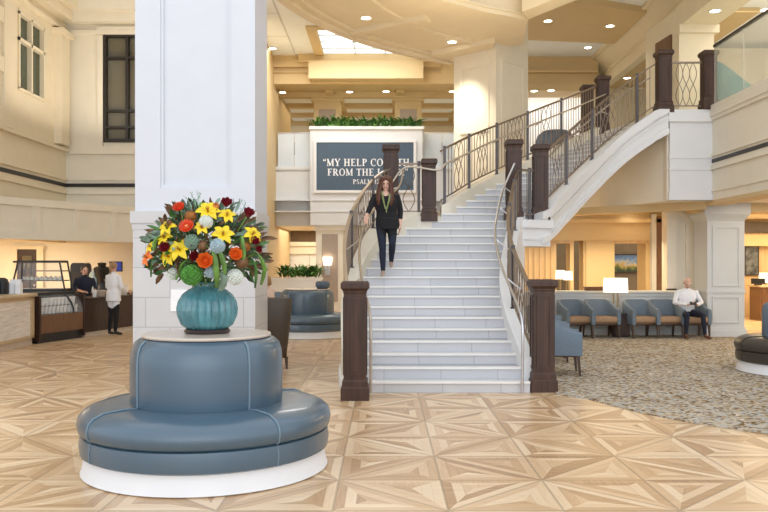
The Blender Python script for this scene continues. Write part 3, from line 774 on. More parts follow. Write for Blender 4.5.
# filler greenery nobody could count
mb = MB()
for i in range(800):
    a = random.uniform(0, 2*PI); zc = random.uniform(-.62, 1); rr = math.sqrt(1-zc*zc); k = random.uniform(.55, .98)
    d = Vector((rr*math.cos(a), rr*math.sin(a)*.85, zc)); p = Vector((SX, SY, 1.78))+Vector((d.x*.47*k, d.y*.42*k, d.z*.36*k))
    if p.z < 1.50 and (Vector((p.x-SX, p.y-SY)).length < .2): continue
    st = len(mb.v); mb.m(random.choice((0, 0, 1, 1, 1, 2, 2, 3, 3)))
    petal(mb, random.uniform(.07, .13), random.uniform(.010, .022), -.6, 0, .2, n=3)
    mb.xf(Matrix.Translation(p) @ frameof(d+Vector((random.uniform(-.6,.6), random.uniform(-.6,.6), random.uniform(-.6,.4)))) @ Matrix.Rotation(-PI/2+random.uniform(-.5,.5), 4, 'Y'), st)
tag(mb.build('filler_foliage', ['dleaf', 'brownfol', 'leaf', 'sage']), 'dark green and brown filler leaves between the blooms in the vase', 'foliage', kind='stuff')
mb = MB()
for x0, y0, x1, y1 in ((196,206,190,192),(192,210,186,197),(199,205,197,192),(194,204,201,193),(236,212,242,199),(240,214,246,202),(234,208,233,200),(158,250,147,250)):
    P = [bouquet_pt(x0, y0), bouquet_pt((x0+x1)/2+1, (y0+y1)/2), bouquet_pt(x1, y1)]
    mb.tube([VC, (VC+P[0])/2+Vector((0,0,.05))]+P, .0028, 4)
    for k in range(7): mb.tube([P[0].lerp(P[2], k/7), P[0].lerp(P[2], k/7+.12)+Vector((random.uniform(-.03,.03), 0, random.uniform(0,.02)))], .002, 4)
tag(mb.build('wispy_twigs', 'sage'), 'thin wispy twigs sticking out of the top of the bouquet', 'twigs', kind='stuff')
t = thing('notice_card', 'small white notice on the stone base of the big column, left of the vase', 'sign', (W(179,300,10.96)[0], 10.96, W(179,300,10.96)[2]))
MB().box(-.11, .11, -.012, .01, -.15, .14).build('card', 'paper', t)
# ================================================================== STAIRS
RI, TR, Y0 = .1445, .31, 10.44
def spl(nodes):
    ks = [k for k, _ in nodes]; ps = [Vector((p[0], p[1], 0)) for _, p in nodes]
    def fn(n):
        i = 0
        while i < len(ks)-2 and n > ks[i+1]: i += 1
        t = (n-ks[i])/(ks[i+1]-ks[i]); h = ks[i+1]-ks[i]
        def tan(j):
            if j == 0: return (ps[1]-ps[0])/(ks[1]-ks[0])
            if j == len(ks)-1: return (ps[j]-ps[j-1])/(ks[j]-ks[j-1])
            return (ps[j+1]-ps[j-1])/(ks[j+1]-ks[j-1])
        t2, t3 = t*t, t*t*t
        return ps[i]*(2*t3-3*t2+1)+tan(i)*h*(t3-2*t2+t)+ps[i+1]*(3*t2-2*t3)+tan(i+1)*h*(t3-t2)
    return fn
yn = lambda n: Y0+TR*(n-1)
Lf = spl([(1,(-.25,yn(1))), (4,(-.38,yn(4))), (7,(-.44,yn(7))), (10,(-.36,yn(10))), (13,(-.11,yn(13))), (15,(.2,yn(15))), (17,(.68,15.35)), (18,(1.12,15.32)), (19,(1.40,15.6)), (21,(1.84,16.3)), (23,(2.35,17.0)), (28,(3.75,18.5)), (31,(4.6,19.4)), (34,(5.43,20.2)), (35.5,(5.8,20.5))])
Rf = spl([(1,(1.82,yn(1))), (3,(1.79,yn(3))), (5,(1.76,yn(5))), (7,(1.77,yn(7))), (9,(1.83,yn(9))), (12,(2.02,yn(12))), (15,(2.25,yn(15))), (16.8,(2.44,15.2)), (17.3,(2.72,15.35)), (18,(2.93,15.5)), (20,(3.30,16.02)), (24,(4.0,16.88)), (28.5,(4.80,17.48)), (33,(5.74,17.74)), (34,(6.02,17.77)), (35.5,(6.40,17.79))])
OLf = spl([(.2,(-.44,10.2)), (1,(-.5,10.44)), (4,(-.6,11.37)), (7,(-.635,12.3)), (10,(-.585,13.23)), (12.5,(-.47,14.0)), (14.1,(-.37,14.5)), (15.7,(-.23,15.0)), (17,(.02,15.42))])
def ORf(n): 
    p = Rf(n); return p+Vector((.22, -.02, 0))
zn = lambda n: RI*n
stair = thing('staircase', 'wide curving staircase of pale stone steps rising from the lobby to the right', 'staircase', (0, 0, 0))
for n in range(1, 35):
    a, b_, c, d = Lf(n), Rf(n), Rf(n+1), Lf(n+1)
    if n == 16: c = Rf(16.8)
    if n == 17: b_ = Rf(16.8)
    f = (c-b_); bk = (d-a)
    c = b_+f*1.05; d = a+bk*1.05
    zb = 0.0 if n < 17 else zn(n)-.40
    # widen a little so that the sides run into the curbs
    e = (b_-a).normalized()*.05; e2 = (c-d).normalized()*.05
    stp = MB().prism([a-e, b_+e, c+e2, d-e2], zb, zn(n)-.002).build('step', 'step', stair)
    nv_ = Vector((e.y, -e.x, 0)).normalized()*.028
    MB().prism([a-e+nv_, b_+e+nv_, b_+e-nv_*3.2, a-e-nv_*3.2], zn(n)-.024, zn(n)+.002).build('nosing', 'nosing', stp)
def wall_strip(name, inner, outer, ns, top, bot, m='cream', par=stair):
    mb = MB(); rings = []
    for n in ns:
        i, o = inner(n), outer(n)
        rings.append([(i.x, i.y, bot(n)), (o.x, o.y, bot(n)), (o.x, o.y, top(n)), (i.x, i.y, top(n))])
    mb.loft(rings); return mb.build(name, m, par, 35)
fr = lambda a, b, s: [a+(b-a)*i/round((b-a)/s) for i in range(round((b-a)/s)+1)]
ct = lambda n: zn(n)+.17
wall_strip('stringer', lambda n: Lf(max(n,1))-Vector((0,0,0)) if n >= 1 else Lf(1)+Vector((.0, (n-1)*TR, 0)), OLf, fr(.4, 17, .4), ct, lambda n: 0)
wall_strip('stringer_base', OLf, lambda n: OLf(n)+Vector((-.03,-.015,0)), fr(.4, 16, .4), lambda n: .14, lambda n: 0, 'white')
wall_strip('stringer', lambda n: Rf(max(n,1)) if n >= 1 else Rf(1)+Vector((0, (n-1)*TR, 0)), lambda n: ORf(max(n,1)) if n >= 1 else ORf(1)+Vector((0, (n-1)*TR, 0)), fr(1.7, 16.5, .4), ct, lambda n: 0, 'white')
# upper flight: far curb and deep near stringer
def offL(n):
    t = Lf(n+.1)-Lf(n-.1); t.normalize(); return Lf(n)+Vector((-t.y, t.x, 0))*.2
def offR(n, d=.2):
    t = Rf(n+.1)-Rf(n-.1); t.normalize(); return Rf(n)+Vector((t.y, -t.x, 0))*d
wall_strip('stringer', Lf, offL, fr(17.9, 34, .35), lambda n: zn(n)+.17, lambda n: zn(n)-.5)
NS = fr(17.6, 34.4, .4)
tn = lambda n: min(zn(n)+(.14 if n > 18.5 else .05), 4.96)
wall_strip('stringer', Rf, offR, NS, tn, lambda n: zn(n)-.49, 'white')
for d, za, zb in ((.265, -.06, .15), (.225, -.18, -.14), (.255, -.51, -.40), (.215, -.36, -.33)):
    wall_strip('stringer_moulding', lambda n: offR(n, .19), lambda n, d=d: offR(n, d), NS, lambda n, zb=zb: min(zn(n)+zb, tn(n)+.02), lambda n, za=za: zn(n)+za, 'white')
wall_strip('soffit', lambda n: Rf(n), lambda n: Lf(n), fr(17.0, 34, .5), lambda n: zn(n)-.40, lambda n: zn(n)-.47, 'white')
# landing corner that carries the two newels
MB().prism([(2.32,15.04), (2.6,15.05), (3.14,15.38), (3.1,16.1), (2.32,16.0)], 1.98, 2.44).build('landing_corner', 'white', stair)
MB().prism([(2.28,15.0), (2.63,15.01), (3.2,15.36), (3.1,15.7), (2.28,15.5)], 2.32, 2.47).prism([(2.3,15.02), (2.61,15.03), (3.16,15.37), (3.1,15.7), (2.3,15.5)], 2.1, 2.15).build('landing_moulding', 'white', stair)
# landing left edge below the short railing
MB().prism([(-.1,15.3), (1.2,15.34), (1.2,15.62), (-.1,15.6)], 0, 2.55).build('landing_curb', 'cream', stair)

# ------------------------------------------------------------------ newel posts
def newel(label, x, y, z, h, s=1.0, rz=0):
    t = thing('newel_post', label, 'post', (x, y, z), rz, 'dark wooden newel posts of the staircase')
    w = .135*s
    sq = lambda r, zz: [(-r,-r,zz), (r,-r,zz), (r,r,zz), (-r,r,zz)]
    c = MB(); c.loft([sq(w, .24), sq(w, h-.13)])
    for k in range(4):
        st = len(c.v); frame_face(c, -w*.72, w*.72, .30, h-.2, -w, .03, .012); c.xf(Matrix.Rotation(k*PI/2, 4, 'Z'), st)
    sh = c.build('shaft', 'newel', t)
    MB().loft([sq(w*1.27, 0), sq(w*1.27, .15), sq(w*1.2, .165), sq(w*1.14, .17), sq(w*1.14, .23), sq(w*1.04, .25)]).build('base', 'newel', t)
    MB().loft([sq(w*1.02, h-.15), sq(w*1.06, h-.135), sq(w*1.06, h-.12), sq(w*1.22, h-.09), sq(w*1.27, h-.085), sq(w*1.27, h-.03), sq(w*1.16, h-.005), sq(w*1.10, h)]).build('cap', 'newel', t)
    return t
newel('dark newel post at the foot of the stairs on the left', -.352, 9.99, 0, 1.44)
newel('dark newel post at the foot of the stairs on the right, beside the carpet', 2.06, 10.62, 0, 1.45)
newel('dark newel post behind the woman, in front of the wall sign', .13, 15.4, 2.55, 1.34, .98)
newel('shorter dark newel post on the landing, right of the wall sign', .85, 15.42, 2.45, 1.18, .9)
newel('left dark newel post of the pair where the stairs turn right', 2.42, 15.22, 2.47, 1.49, .95)
newel('right dark newel post of the pair where the stairs turn right', 2.98, 15.56, 2.47, 1.45, .95)
newel('dark newel post at the top of the upper flight, near side', 6.08, 17.73, 4.92, 1.36, 1.02)
newel('dark newel post at the corner of the glass balcony balustrade', 7.04, 17.68, 4.98, 1.28, 1.0)
newel('dark newel post at the top of the far railing, the nearer of two', 5.43, 20.25, 4.80, 1.5, 1.0)
newel('dark newel post half hidden at the top of the far railing, the farther of two', 5.30, 21.25, 4.88, 1.42, 1.0)

# ------------------------------------------------------------------ railings
def railing(label, path, h, posts=(), scrolls=(), spacing=.115, top='rail', rail_end=0, lens=()):
    """path: points on the curb top; posts / scrolls: arc lengths"""
    path = [Vector(p) for p in path]
    cum = [0]
    for a, b in zip(path, path[1:]): cum.append(cum[-1]+(b-a).length)
    Lt = cum[-1]
    def at(s):
        s = min(max(s, 0), Lt)
        i = 0
        while i < len(cum)-2 and s > cum[i+1]: i += 1
        return path[i].lerp(path[i+1], (s-cum[i])/max(1e-6, cum[i+1]-cum[i]))
    o = path[0].copy(); t = thing('stair_railing', label, 'railing', o)
    ns = max(2, int(Lt/.15)); S = [Lt*i/ns for i in range(ns+1)]
    up = lambda s, z: at(s)-o+Vector((0,0,z))
    MB().sweep([up(s, h) for s in S], .05, .035).build('top_rail', top, t, 40)
    MB().sweep([up(s, .10) for s in S], .03, .025).build('bottom_rail', 'metal', t, 40)
    for s in posts: MB().box(-.027, .027, -.027, .027, -.05, h+.05).box(-.045, .045, -.045, .045, -.05, 0).build('post', 'post', t, loc=up(s, 0))
    n = int(Lt/spacing)
    bm = None
    for i in range(1, n):
        s = Lt*i/n
        if any(abs(s-q) < spacing*.5 for q in posts): continue
        if any(a <= s <= b for a, b in scrolls): continue
        if bm is None:
            ob = MB().tube([(0,0,.10), (0,0,h)], .0085, 6).build('baluster', 'metal', t, 60); bm = ob.data
        else:
            ob = bpy.data.objects.new('baluster', bm); COL.objects.link(ob); ob.parent = t
        ob.location = up(s, 0)
    for a, b in scrolls:
        k = max(1, round((b-a)/.16)); w = (b-a)/k
        for j in range(k):
            for sg in (-1, 1):
                mb = MB(); mid = a+w*(j+.5)
                mb.tube([up(mid+sg*w*.5*math.sin(q*1.0), .10+(h-.1)*q/(2*PI)) for q in [2*PI*i/22 for i in range(23)]], .0085, 6)
                mb.build('scroll_bar', 'metal', t, 60)
    return t
def cpath(fn, a, b, off=.0, step=.4, z=ct): return [tuple(fn(n)+Vector((0,0,z(n)))) for n in fr(a, b, step)]
midL = lambda n: Lf(max(n,1))*.25+OLf(n)*.75 if n >= 1 else OLf(n)*.8+Lf(1)*.2
railing('curved left railing of the lower flight, beside the woman', cpath(midL, .2, 16.8), .86, posts=(3.3, 5.0), scrolls=((1.5,2.0), (4.0,4.5)), top='rail')
midR = lambda n: Rf(n)*.4+ORf(n)*.6
railing('curved right railing of the lower flight, above the right foot newel', cpath(midR, 1.2, 16.6), .86, posts=(1.6, 3.4, 4.6), scrolls=((.7,1.2), (2.3,2.8)), top='metal')
railing('short railing on the landing between the two newels right of the sign', [(.26,15.45,2.55), (.72,15.47,2.55)], 1.0, posts=(.40,), scrolls=((.1,.32),), top='metal')
railing('tiny railing between the pair of newels at the turn', [(2.56,15.32,2.47), (2.84,15.47,2.47)], .95, posts=(.22,), top='metal')
midF = lambda n: (Lf(n)+offL(n))/2
railing('long far railing of the upper flight, in front of the white back wall', cpath(midF, 17.9, 33.8, z=lambda n: zn(n)+.17), 1.03, posts=(.1, 1.15, 2.35, 3.6, 5.1), scrolls=((.45,.85), (1.5,1.95), (2.8,3.4), (4.2,4.6)), top='metal')
midN = lambda n: (Rf(n)+offR(n))/2
railing('near railing of the upper flight, standing on the white stringer', cpath(midN, 18.4, 33.4, z=lambda n: zn(n)+.14), 1.0, posts=(1.05, 2.25, 3.75), scrolls=((.35,.8), (1.4,1.85), (2.6,3.1)), top='metal')
railing('railing with interlaced wavy bars between the two topmost newels', [(6.24,17.70,4.98), (6.88,17.68,4.98)], 1.04, scrolls=((.10,.54),), top='metal')

# ------------------------------------------------------------------ inner handrails
def handrail(label, pts, r=.019, m='steel', legs=()):
    p0 = Vector(pts[0]); t = thing('handrail', label, 'handrail', p0)
    # smooth
    P = [Vector(p) for p in pts]; Q = []
    for i in range(len(P)-1):
        a, b, c, d = P[max(i-1,0)], P[i], P[i+1], P[min(i+2, len(P)-1)]
        for k in range(5):
            u = k/5; Q.append(.5*((2*b)+(c-a)*u+(2*a-5*b+4*c-d)*u*u+(3*b-a-3*c+d)*u**3))
    Q.append(P[-1])
    MB().tube([q-p0 for q in Q], r, 8).build('rail_bar', m, t, 60)
    for a, b in legs: MB().tube([Vector(a)-p0, Vector(b)-p0], r*.7, 6).build('bracket', m, t, 60)
    return t
hz = .88
hl = lambda n: Lf(n)+Vector((.07,0,zn(n)+hz))
hr = lambda n: Rf(n)+Vector((-.07,0,zn(n)+hz))
handrail('left inner handrail of the lower flight, held by the woman', [(-.17,10.36,.02), (-.17,10.34,.4), (-.17,10.34,.86), tuple(hl(1.3))]+[tuple(hl(n)) for n in range(3, 17, 2)]+[(.36,15.2,3.42)], m='rail', legs=[(hl(n), midL(n)+Vector((0,0,zn(n)+.72))) for n in (4, 8, 12, 15)])
handrail('right inner handrail of the lower flight, starting at the right foot newel', [(1.76,10.38,.02), (1.76,10.36,.4), (1.76,10.36,.86), tuple(hr(1.3))]+[tuple(hr(n)) for n in range(3, 17, 2)]+[(2.40,15.0,3.5)], m='steel', legs=[(hr(n), midR(n)+Vector((0,0,zn(n)+.72))) for n in (4, 8, 12, 15)])
hf = lambda n: Lf(n)+Vector((.06,-.06,zn(n)+hz+.06))
handrail('tan inner handrail running from the landing up the far side of the upper flight', [(.16,15.2,3.18), (.42,15.2,3.46), (1.0,15.18,3.40)]+[tuple(hf(n)) for n in (18, 20, 22, 25, 28, 31, 34)], m='rail', legs=[(hf(n), midF(n)+Vector((0,0,zn(n)+.85))) for n in (19, 23, 27, 31)])
hn = lambda n: Rf(n)+Vector((-.06,.06,zn(n)+hz))
handrail('inner handrail along the near side of the upper flight', [tuple(hn(n)) for n in (18, 20, 22, 25, 28, 31, 33.5)], m='rail', legs=[(hn(n), midN(n)+Vector((0,0,zn(n)+.8))) for n in (20, 24, 28, 32)])

# ------------------------------------------------------------------ glass balustrades
t = thing('glass_balustrade', 'frosted glass balustrade of the right balcony with a dark top rail', 'balustrade', (7.1, 17.5, 5.06))
for k in range(7): MB().box(-.012, .012, -1.42*(k+1)+.01, -1.42*k-.01, 0, 1.24).build('glass_panel', 'glass', t)
MB().box(-.035, .035, -10, 0, 1.24, 1.29).build('top_rail', 'post', t)
for x0, x1, lab in ((-3.85,-2.64,'pale blue glass parapet on the bridge left of the planter wall'), (1.40,4.9,'pale blue glass parapet on the bridge right of the planter wall')):
    t = thing('glass_balustrade', lab, 'balustrade', (x0, 29.5, 5.17))
    n = max(2, round((x1-x0)/.75)); w = (x1-x0)/n
    for k in range(n): MB().box(w*k+.01, w*(k+1)-.01, -.012, .012, 0, 1.2).build('glass_panel', 'bglass', t)
    MB().box(0, x1-x0, -.03, .03, 1.2, 1.235).build('top_rail', 'steel', t)
# ================================================================== SEATING
def armchair(label, loc, rz, group, name='armchair', W_=.66, D=.62, arm=.64, back=.84, bot=.30, up='blueup', seat='tan', cat='chair', th=.075, leg=.30, taper=1.0):
    t = thing(name, label, cat, loc, rz, group)
    w, d = W_/2, D/2
    pts = []
    for i in range(7): pts.append((-w, -d+(D-.22)*i/6))
    for i in range(1, 8): a = PI-PI/2*i/8; pts.append((-w+.22+.22*math.cos(a), d-.22+.22*math.sin(a)))
    for i in range(7): pts.append((-w+.22+(W_-.44)*i/6, d))
    for i in range(1, 8): a = PI/2-PI/2*i/8; pts.append((w-.22+.22*math.cos(a), d-.22+.22*math.sin(a)))
    for i in range(7): pts.append((w, d-.22-(D-.22)*i/6))
    rings = []; n = len(pts)
    for i, p in enumerate(pts):
        a = Vector(pts[min(i+1, n-1)])-Vector(pts[max(i-1, 0)]); a.normalize(); nx, ny = a.y, -a.x
        u = min(1, max(0, (p[1]+d)/D)); k = u*u*(3-2*u)
        top = arm+(back-arm)*k; rec = .10*k
        ox, oy = -nx, -ny
        def P(o, z, lean=0):
            q = taper+(1-taper)*min(1, max(0, (z-bot)/(back-bot)))
            return ((p[0]+nx*o)*q, (p[1]+ny*o)*q+lean, z)
        ln = .06*k
        rings.append([P(0,bot), P(th,bot), P(th,top-.03,ln), P(th*.8,top-.008,ln), P(th*.5,top,ln), P(th*.2,top-.008,ln), P(0,top-.03,ln), P(-.008,(bot+top)/2,ln*.5)])
    MB().loft(rings).build('back_shell', up, t, 50)
    MB().bbox((-w+.06)*taper, (w-.06)*taper, -d*taper, (d-.05)*taper, .34, .47, .03).build('seat', seat, t, 50)
    MB().bbox((-w+.02)*taper, (w-.02)*taper, (-d+.02)*taper, (d-.02)*taper, leg-.02, .35, .01).build('seat_frame', 'legwood', t, 40)
    for sx in (-1, 1):
        for sy in (-1, 1):
            x, y = sx*(w-.05)*(taper if taper < 1 else 1), sy*(d-.06)*(taper if taper < 1 else 1)
            MB().loft([[(x+sx*.02-r+q[0]*2*r, y+sy*.03*(1 if z < .1 else 0)-r+q[1]*2*r, z) for q in ((0,0),(1,0),(1,1),(0,1))] for r, z in ((.014, 0), (.024, leg))]).build('leg', 'legwood', t)
    return t
GC = 'blue armchairs of the waiting area'
YC = 18.25; Z0 = .012
c1 = armchair('blue armchair against the low wall, first from the left newel post', (W(574,0,YC)[0], YC, Z0), math.radians(14), GC)
def chairat(label, x, y, rz): return dup(c1, (x, y, Z0), math.radians(rz), label)
chairat('blue armchair just left of the lamp table', W(601,0,YC)[0], YC, 8)
chairat('blue armchair just right of the lamp table', W(640,0,YC)[0], YC, 10)
chairat('empty blue armchair beside the seated man', W(665.5,0,YC)[0], YC, 6)
chairat('blue armchair the man in the white shirt sits on', W(691,0,YC)[0], YC, 2)
chairat('nearest blue armchair, seen from the side beside the right foot newel', 2.62, 12.2, 82)
chairat('blue armchair second in the row behind the right foot newel', 2.82, 13.9, 82)
chairat('blue armchair third and farthest in the row behind the right foot newel', 3.10, 15.7, 78)
t = armchair('tall brown leather tub chair seen from behind, right of the big column', (-1.92, 13.0, 0), math.radians(196), None, 'tub_chair', .86, .74, 1.0, 1.13, .18, 'chairbrown', 'chairbrown', th=.10, leg=.19, taper=.80)
armchair('blue tub chair by the planter, its back showing left of the distant round banquette', (-2.75, 20.2, 0), math.radians(170), None, 'tub_chair', .74, .66, .75, .98, .28, 'blueup', 'blueup')
# side table with lamp
XT = W(620,0,18.35)[0]
t = thing('side_table', 'dark square side table carrying the lamp between blue armchairs', 'table', (XT, 18.35, Z0))
MB().bbox(-.17, .17, -.2, .2, .04, .50, .01).build('body', 'dwood', t); MB().bbox(-.19, .19, -.22, .22, .50, .53, .008).build('top', 'dwood', t)
MB().box(-.14, .14, -.17, .17, 0, .04).build('foot', 'black', t)
t = thing('table_lamp', 'lit table lamp with white drum shade and twin brass stems on the dark side table', 'lamp', (XT-.1, 18.35, Z0+.53))
MB().lathe([(0,0), (.10,0), (.10,.02), (0,.025)], 24).build('base', 'brass', t, 40)
for s in (-1, 1): MB().tube([(s*.045,0,.02), (s*.045,0,.62)], .018, 8).build('stem', 'brass', t, 60)
MB().lathe([(.27,.47), (.275,.47), (.26,.79), (.255,.79)], 36).build('shade', 'lamp', t, 60)

# ledge objects behind the low wall
for i, (x0, x1, lab) in enumerate(((585,603,'low brown wooden tray on the low wall left of the lamp'),)):
    a, b_ = W(x0,0,18.98), W(x1,0,18.98)
    t = thing('tray', lab, 'tray', ((a.x+b_.x)/2, 18.98, 1.03)); w = (b_.x-a.x)/2
    MB().loft([[(-w,-.09,0), (w,-.09,0), (w,.09,0), (-w,.09,0)], [(-w-.02,-.11,.09), (w+.02,-.11,.09), (w+.02,.11,.09), (-w-.02,.11,.09)], [(-w+.01,-.08,.09), (w-.01,-.08,.09), (w-.01,.08,.09), (-w+.01,.08,.09)], [(-w+.02,-.07,.03), (w-.02,-.07,.03), (w-.02,.07,.03), (-w+.02,.07,.03)]]).build('bowl', 'mwood', t)
for x, y, lab, zt in ((560, 275, 'white shaded lamp behind the low wall, the left of two', .62), (568, 276, 'white shaded lamp behind the low wall, the right of two', .55)):
    p = W(x, y, 20.2)
    t = thing('table_lamp', lab, 'lamp', (p.x, 20.2, .75))
    MB().lathe([(0,0), (.08,0), (.03,.05), (.03,p.z-.75-.08), (0,p.z-.75-.07)], 16).build('base', 'brass', t, 40)
    MB().lathe([(.11,p.z-.75-.1), (.115,p.z-.75-.1), (.10,p.z-.75+.12), (.095,p.z-.75+.12)], 20).build('shade', 'lamp', t, 60)
t = thing('console_table', 'narrow console behind the low wall carrying two white lamps', 'table', (4.5, 20.2, 0))
MB().box(-.5, .5, -.2, .2, .71, .75).build('top', 'mwood', t)
for sx in (-1, 1):
    for sy in (-1, 1): MB().box(sx*.46-.025, sx*.46+.025, sy*.16-.025, sy*.16+.025, 0, .71).build('leg', 'mwood', t)
t = thing('painting', 'colourful garden painting on the dark wall behind the waiting area', 'painting', W(627.5,263.5,25.36))
MB().box(-.47, .47, -.03, .04, -.27, .27).build('canvas', 'painting', t)
c = MB(); frame_face(c, -.49, .49, -.29, .29, .03, .03, .07); c.build('frame', 'frame', t)
# reception desk at far right
t = thing('reception_desk', 'brown panelled wooden reception desk at the far right edge', 'desk', (12.2, 23.9, 0))
c = MB(); c.box(-1.3, 1.6, -.3, .4, 0, .98); c.build('body', 'mwood', t)
c = MB()
for k in range(6): frame_face(c, -1.25+k*.46, -.83+k*.46, .12, .9, -.3, .05, .025)
c.build('panel_moulding', 'mwood', t); MB().box(-1.35, 1.65, -.36, .45, .98, 1.03).build('top', 'ctop', t)
t = thing('monitor', 'small black monitor on the reception desk', 'monitor', (W(758,0,23.8)[0], 23.8, 1.03))
MB().box(-.2, .2, -.02, .02, .04, .2).build('screen', 'black', t); MB().box(-.08, .08, -.08, .08, 0, .04).build('stand', 'black', t)
t = thing('table_lamp', 'white shaded lamp on the reception desk at the right edge', 'lamp', (W(766,0,24.0)[0], 24.0, 1.03))
MB().lathe([(0,0), (.08,0), (.025,.04), (.025,.1), (0,.1)], 16).build('base', 'brass', t, 40); MB().lathe([(.2,.07), (.205,.07), (.18,.36), (.175,.36)], 24).build('shade', 'lamp', t, 60)
t = thing('artwork', 'dark grey framed artwork on the wood wall right of the white column', 'picture', W(751.5,260,25.16))
MB().box(-.2, .2, -.02, .04, -.45, .45).build('canvas', 'art', t); c = MB(); frame_face(c, -.22, .22, -.47, .47, .04, .03, .07); c.build('frame', 'frame', t)
# teal chair behind the balcony glass
armchair('teal armchair on the upper balcony seen blurred through the frosted glass', (8.15, 19.0, 4.9), math.radians(80), None, 'armchair', .95, 1.0, .75, 1.42, .15, 'tealcloth', 'tealcloth', th=.12, leg=.15)
# grey-blue rounded ottoman on the far upper landing
t = thing('ottoman', 'rounded grey-blue ottoman on the upper landing behind the far railing', 'ottoman', (5.75, 27.3, 4.9))
MB().lathe([(0,.05), (.6,.05), (.66,.12), (.66,.85), (.6,1.05), (.4,1.2), (0,1.24)], 40).build('cushion', 'bluegrey', t, 60); MB().lathe([(0,0), (.55,0), (.55,.06), (0,.06)], 40).build('plinth', 'white', t)

# ================================================================== SIGN
t = thing('psalm_sign', 'slate blue wall sign with a white psalm quotation below the upper planter', 'sign', (-.675, 28.99, 5.12))
PANEL = MB().box(-1.725, 1.725, -.03, .01, -.85, .85).build('panel', 'sign', t)
TH, TN = .20, .085     # thick and thin stroke, cap height = 1
def bar2(x0, y0, x1, y1, w): 
    d = Vector((x1-x0, y1-y0)); n = Vector((-d.y, d.x)).normalized()*w/2
    return [(x0-n.x, y0-n.y), (x1-n.x, y1-n.y), (x1+n.x, y1+n.y), (x0+n.x, y0+n.y)]
def vst(x, y0=0, y1=1, w=TH): return [[(x, y0), (x+w, y0), (x+w, y1), (x, y1)]]
def serif(x0, x1, y): return [[(x0, y), (x1, y), (x1, y+.06), (x0, y+.06)]] if y < .5 else [[(x0, y-.06), (x1, y-.06), (x1, y), (x0, y)]]
def hst(x0, x1, y, w=TN): return [[(x0, y-w/2), (x1, y-w/2), (x1, y+w/2), (x0, y+w/2)]]
def arc2(cx, cy, rx, ry, a0, a1, wt=TH, n=18):
    out = []
    for i in range(n):
        q = []
        for a in (a0+(a1-a0)*i/n, a0+(a1-a0)*(i+1)/n):
            a = math.radians(a); w = TN+(wt-TN)*abs(math.cos(a))
            q.append(((cx+rx*math.cos(a), cy+ry*math.sin(a)), (cx+(rx-w)*math.cos(a), cy+(ry-TN)*math.sin(a))))
        out.append([q[0][1], q[0][0], q[1][0], q[1][1]])
    return out
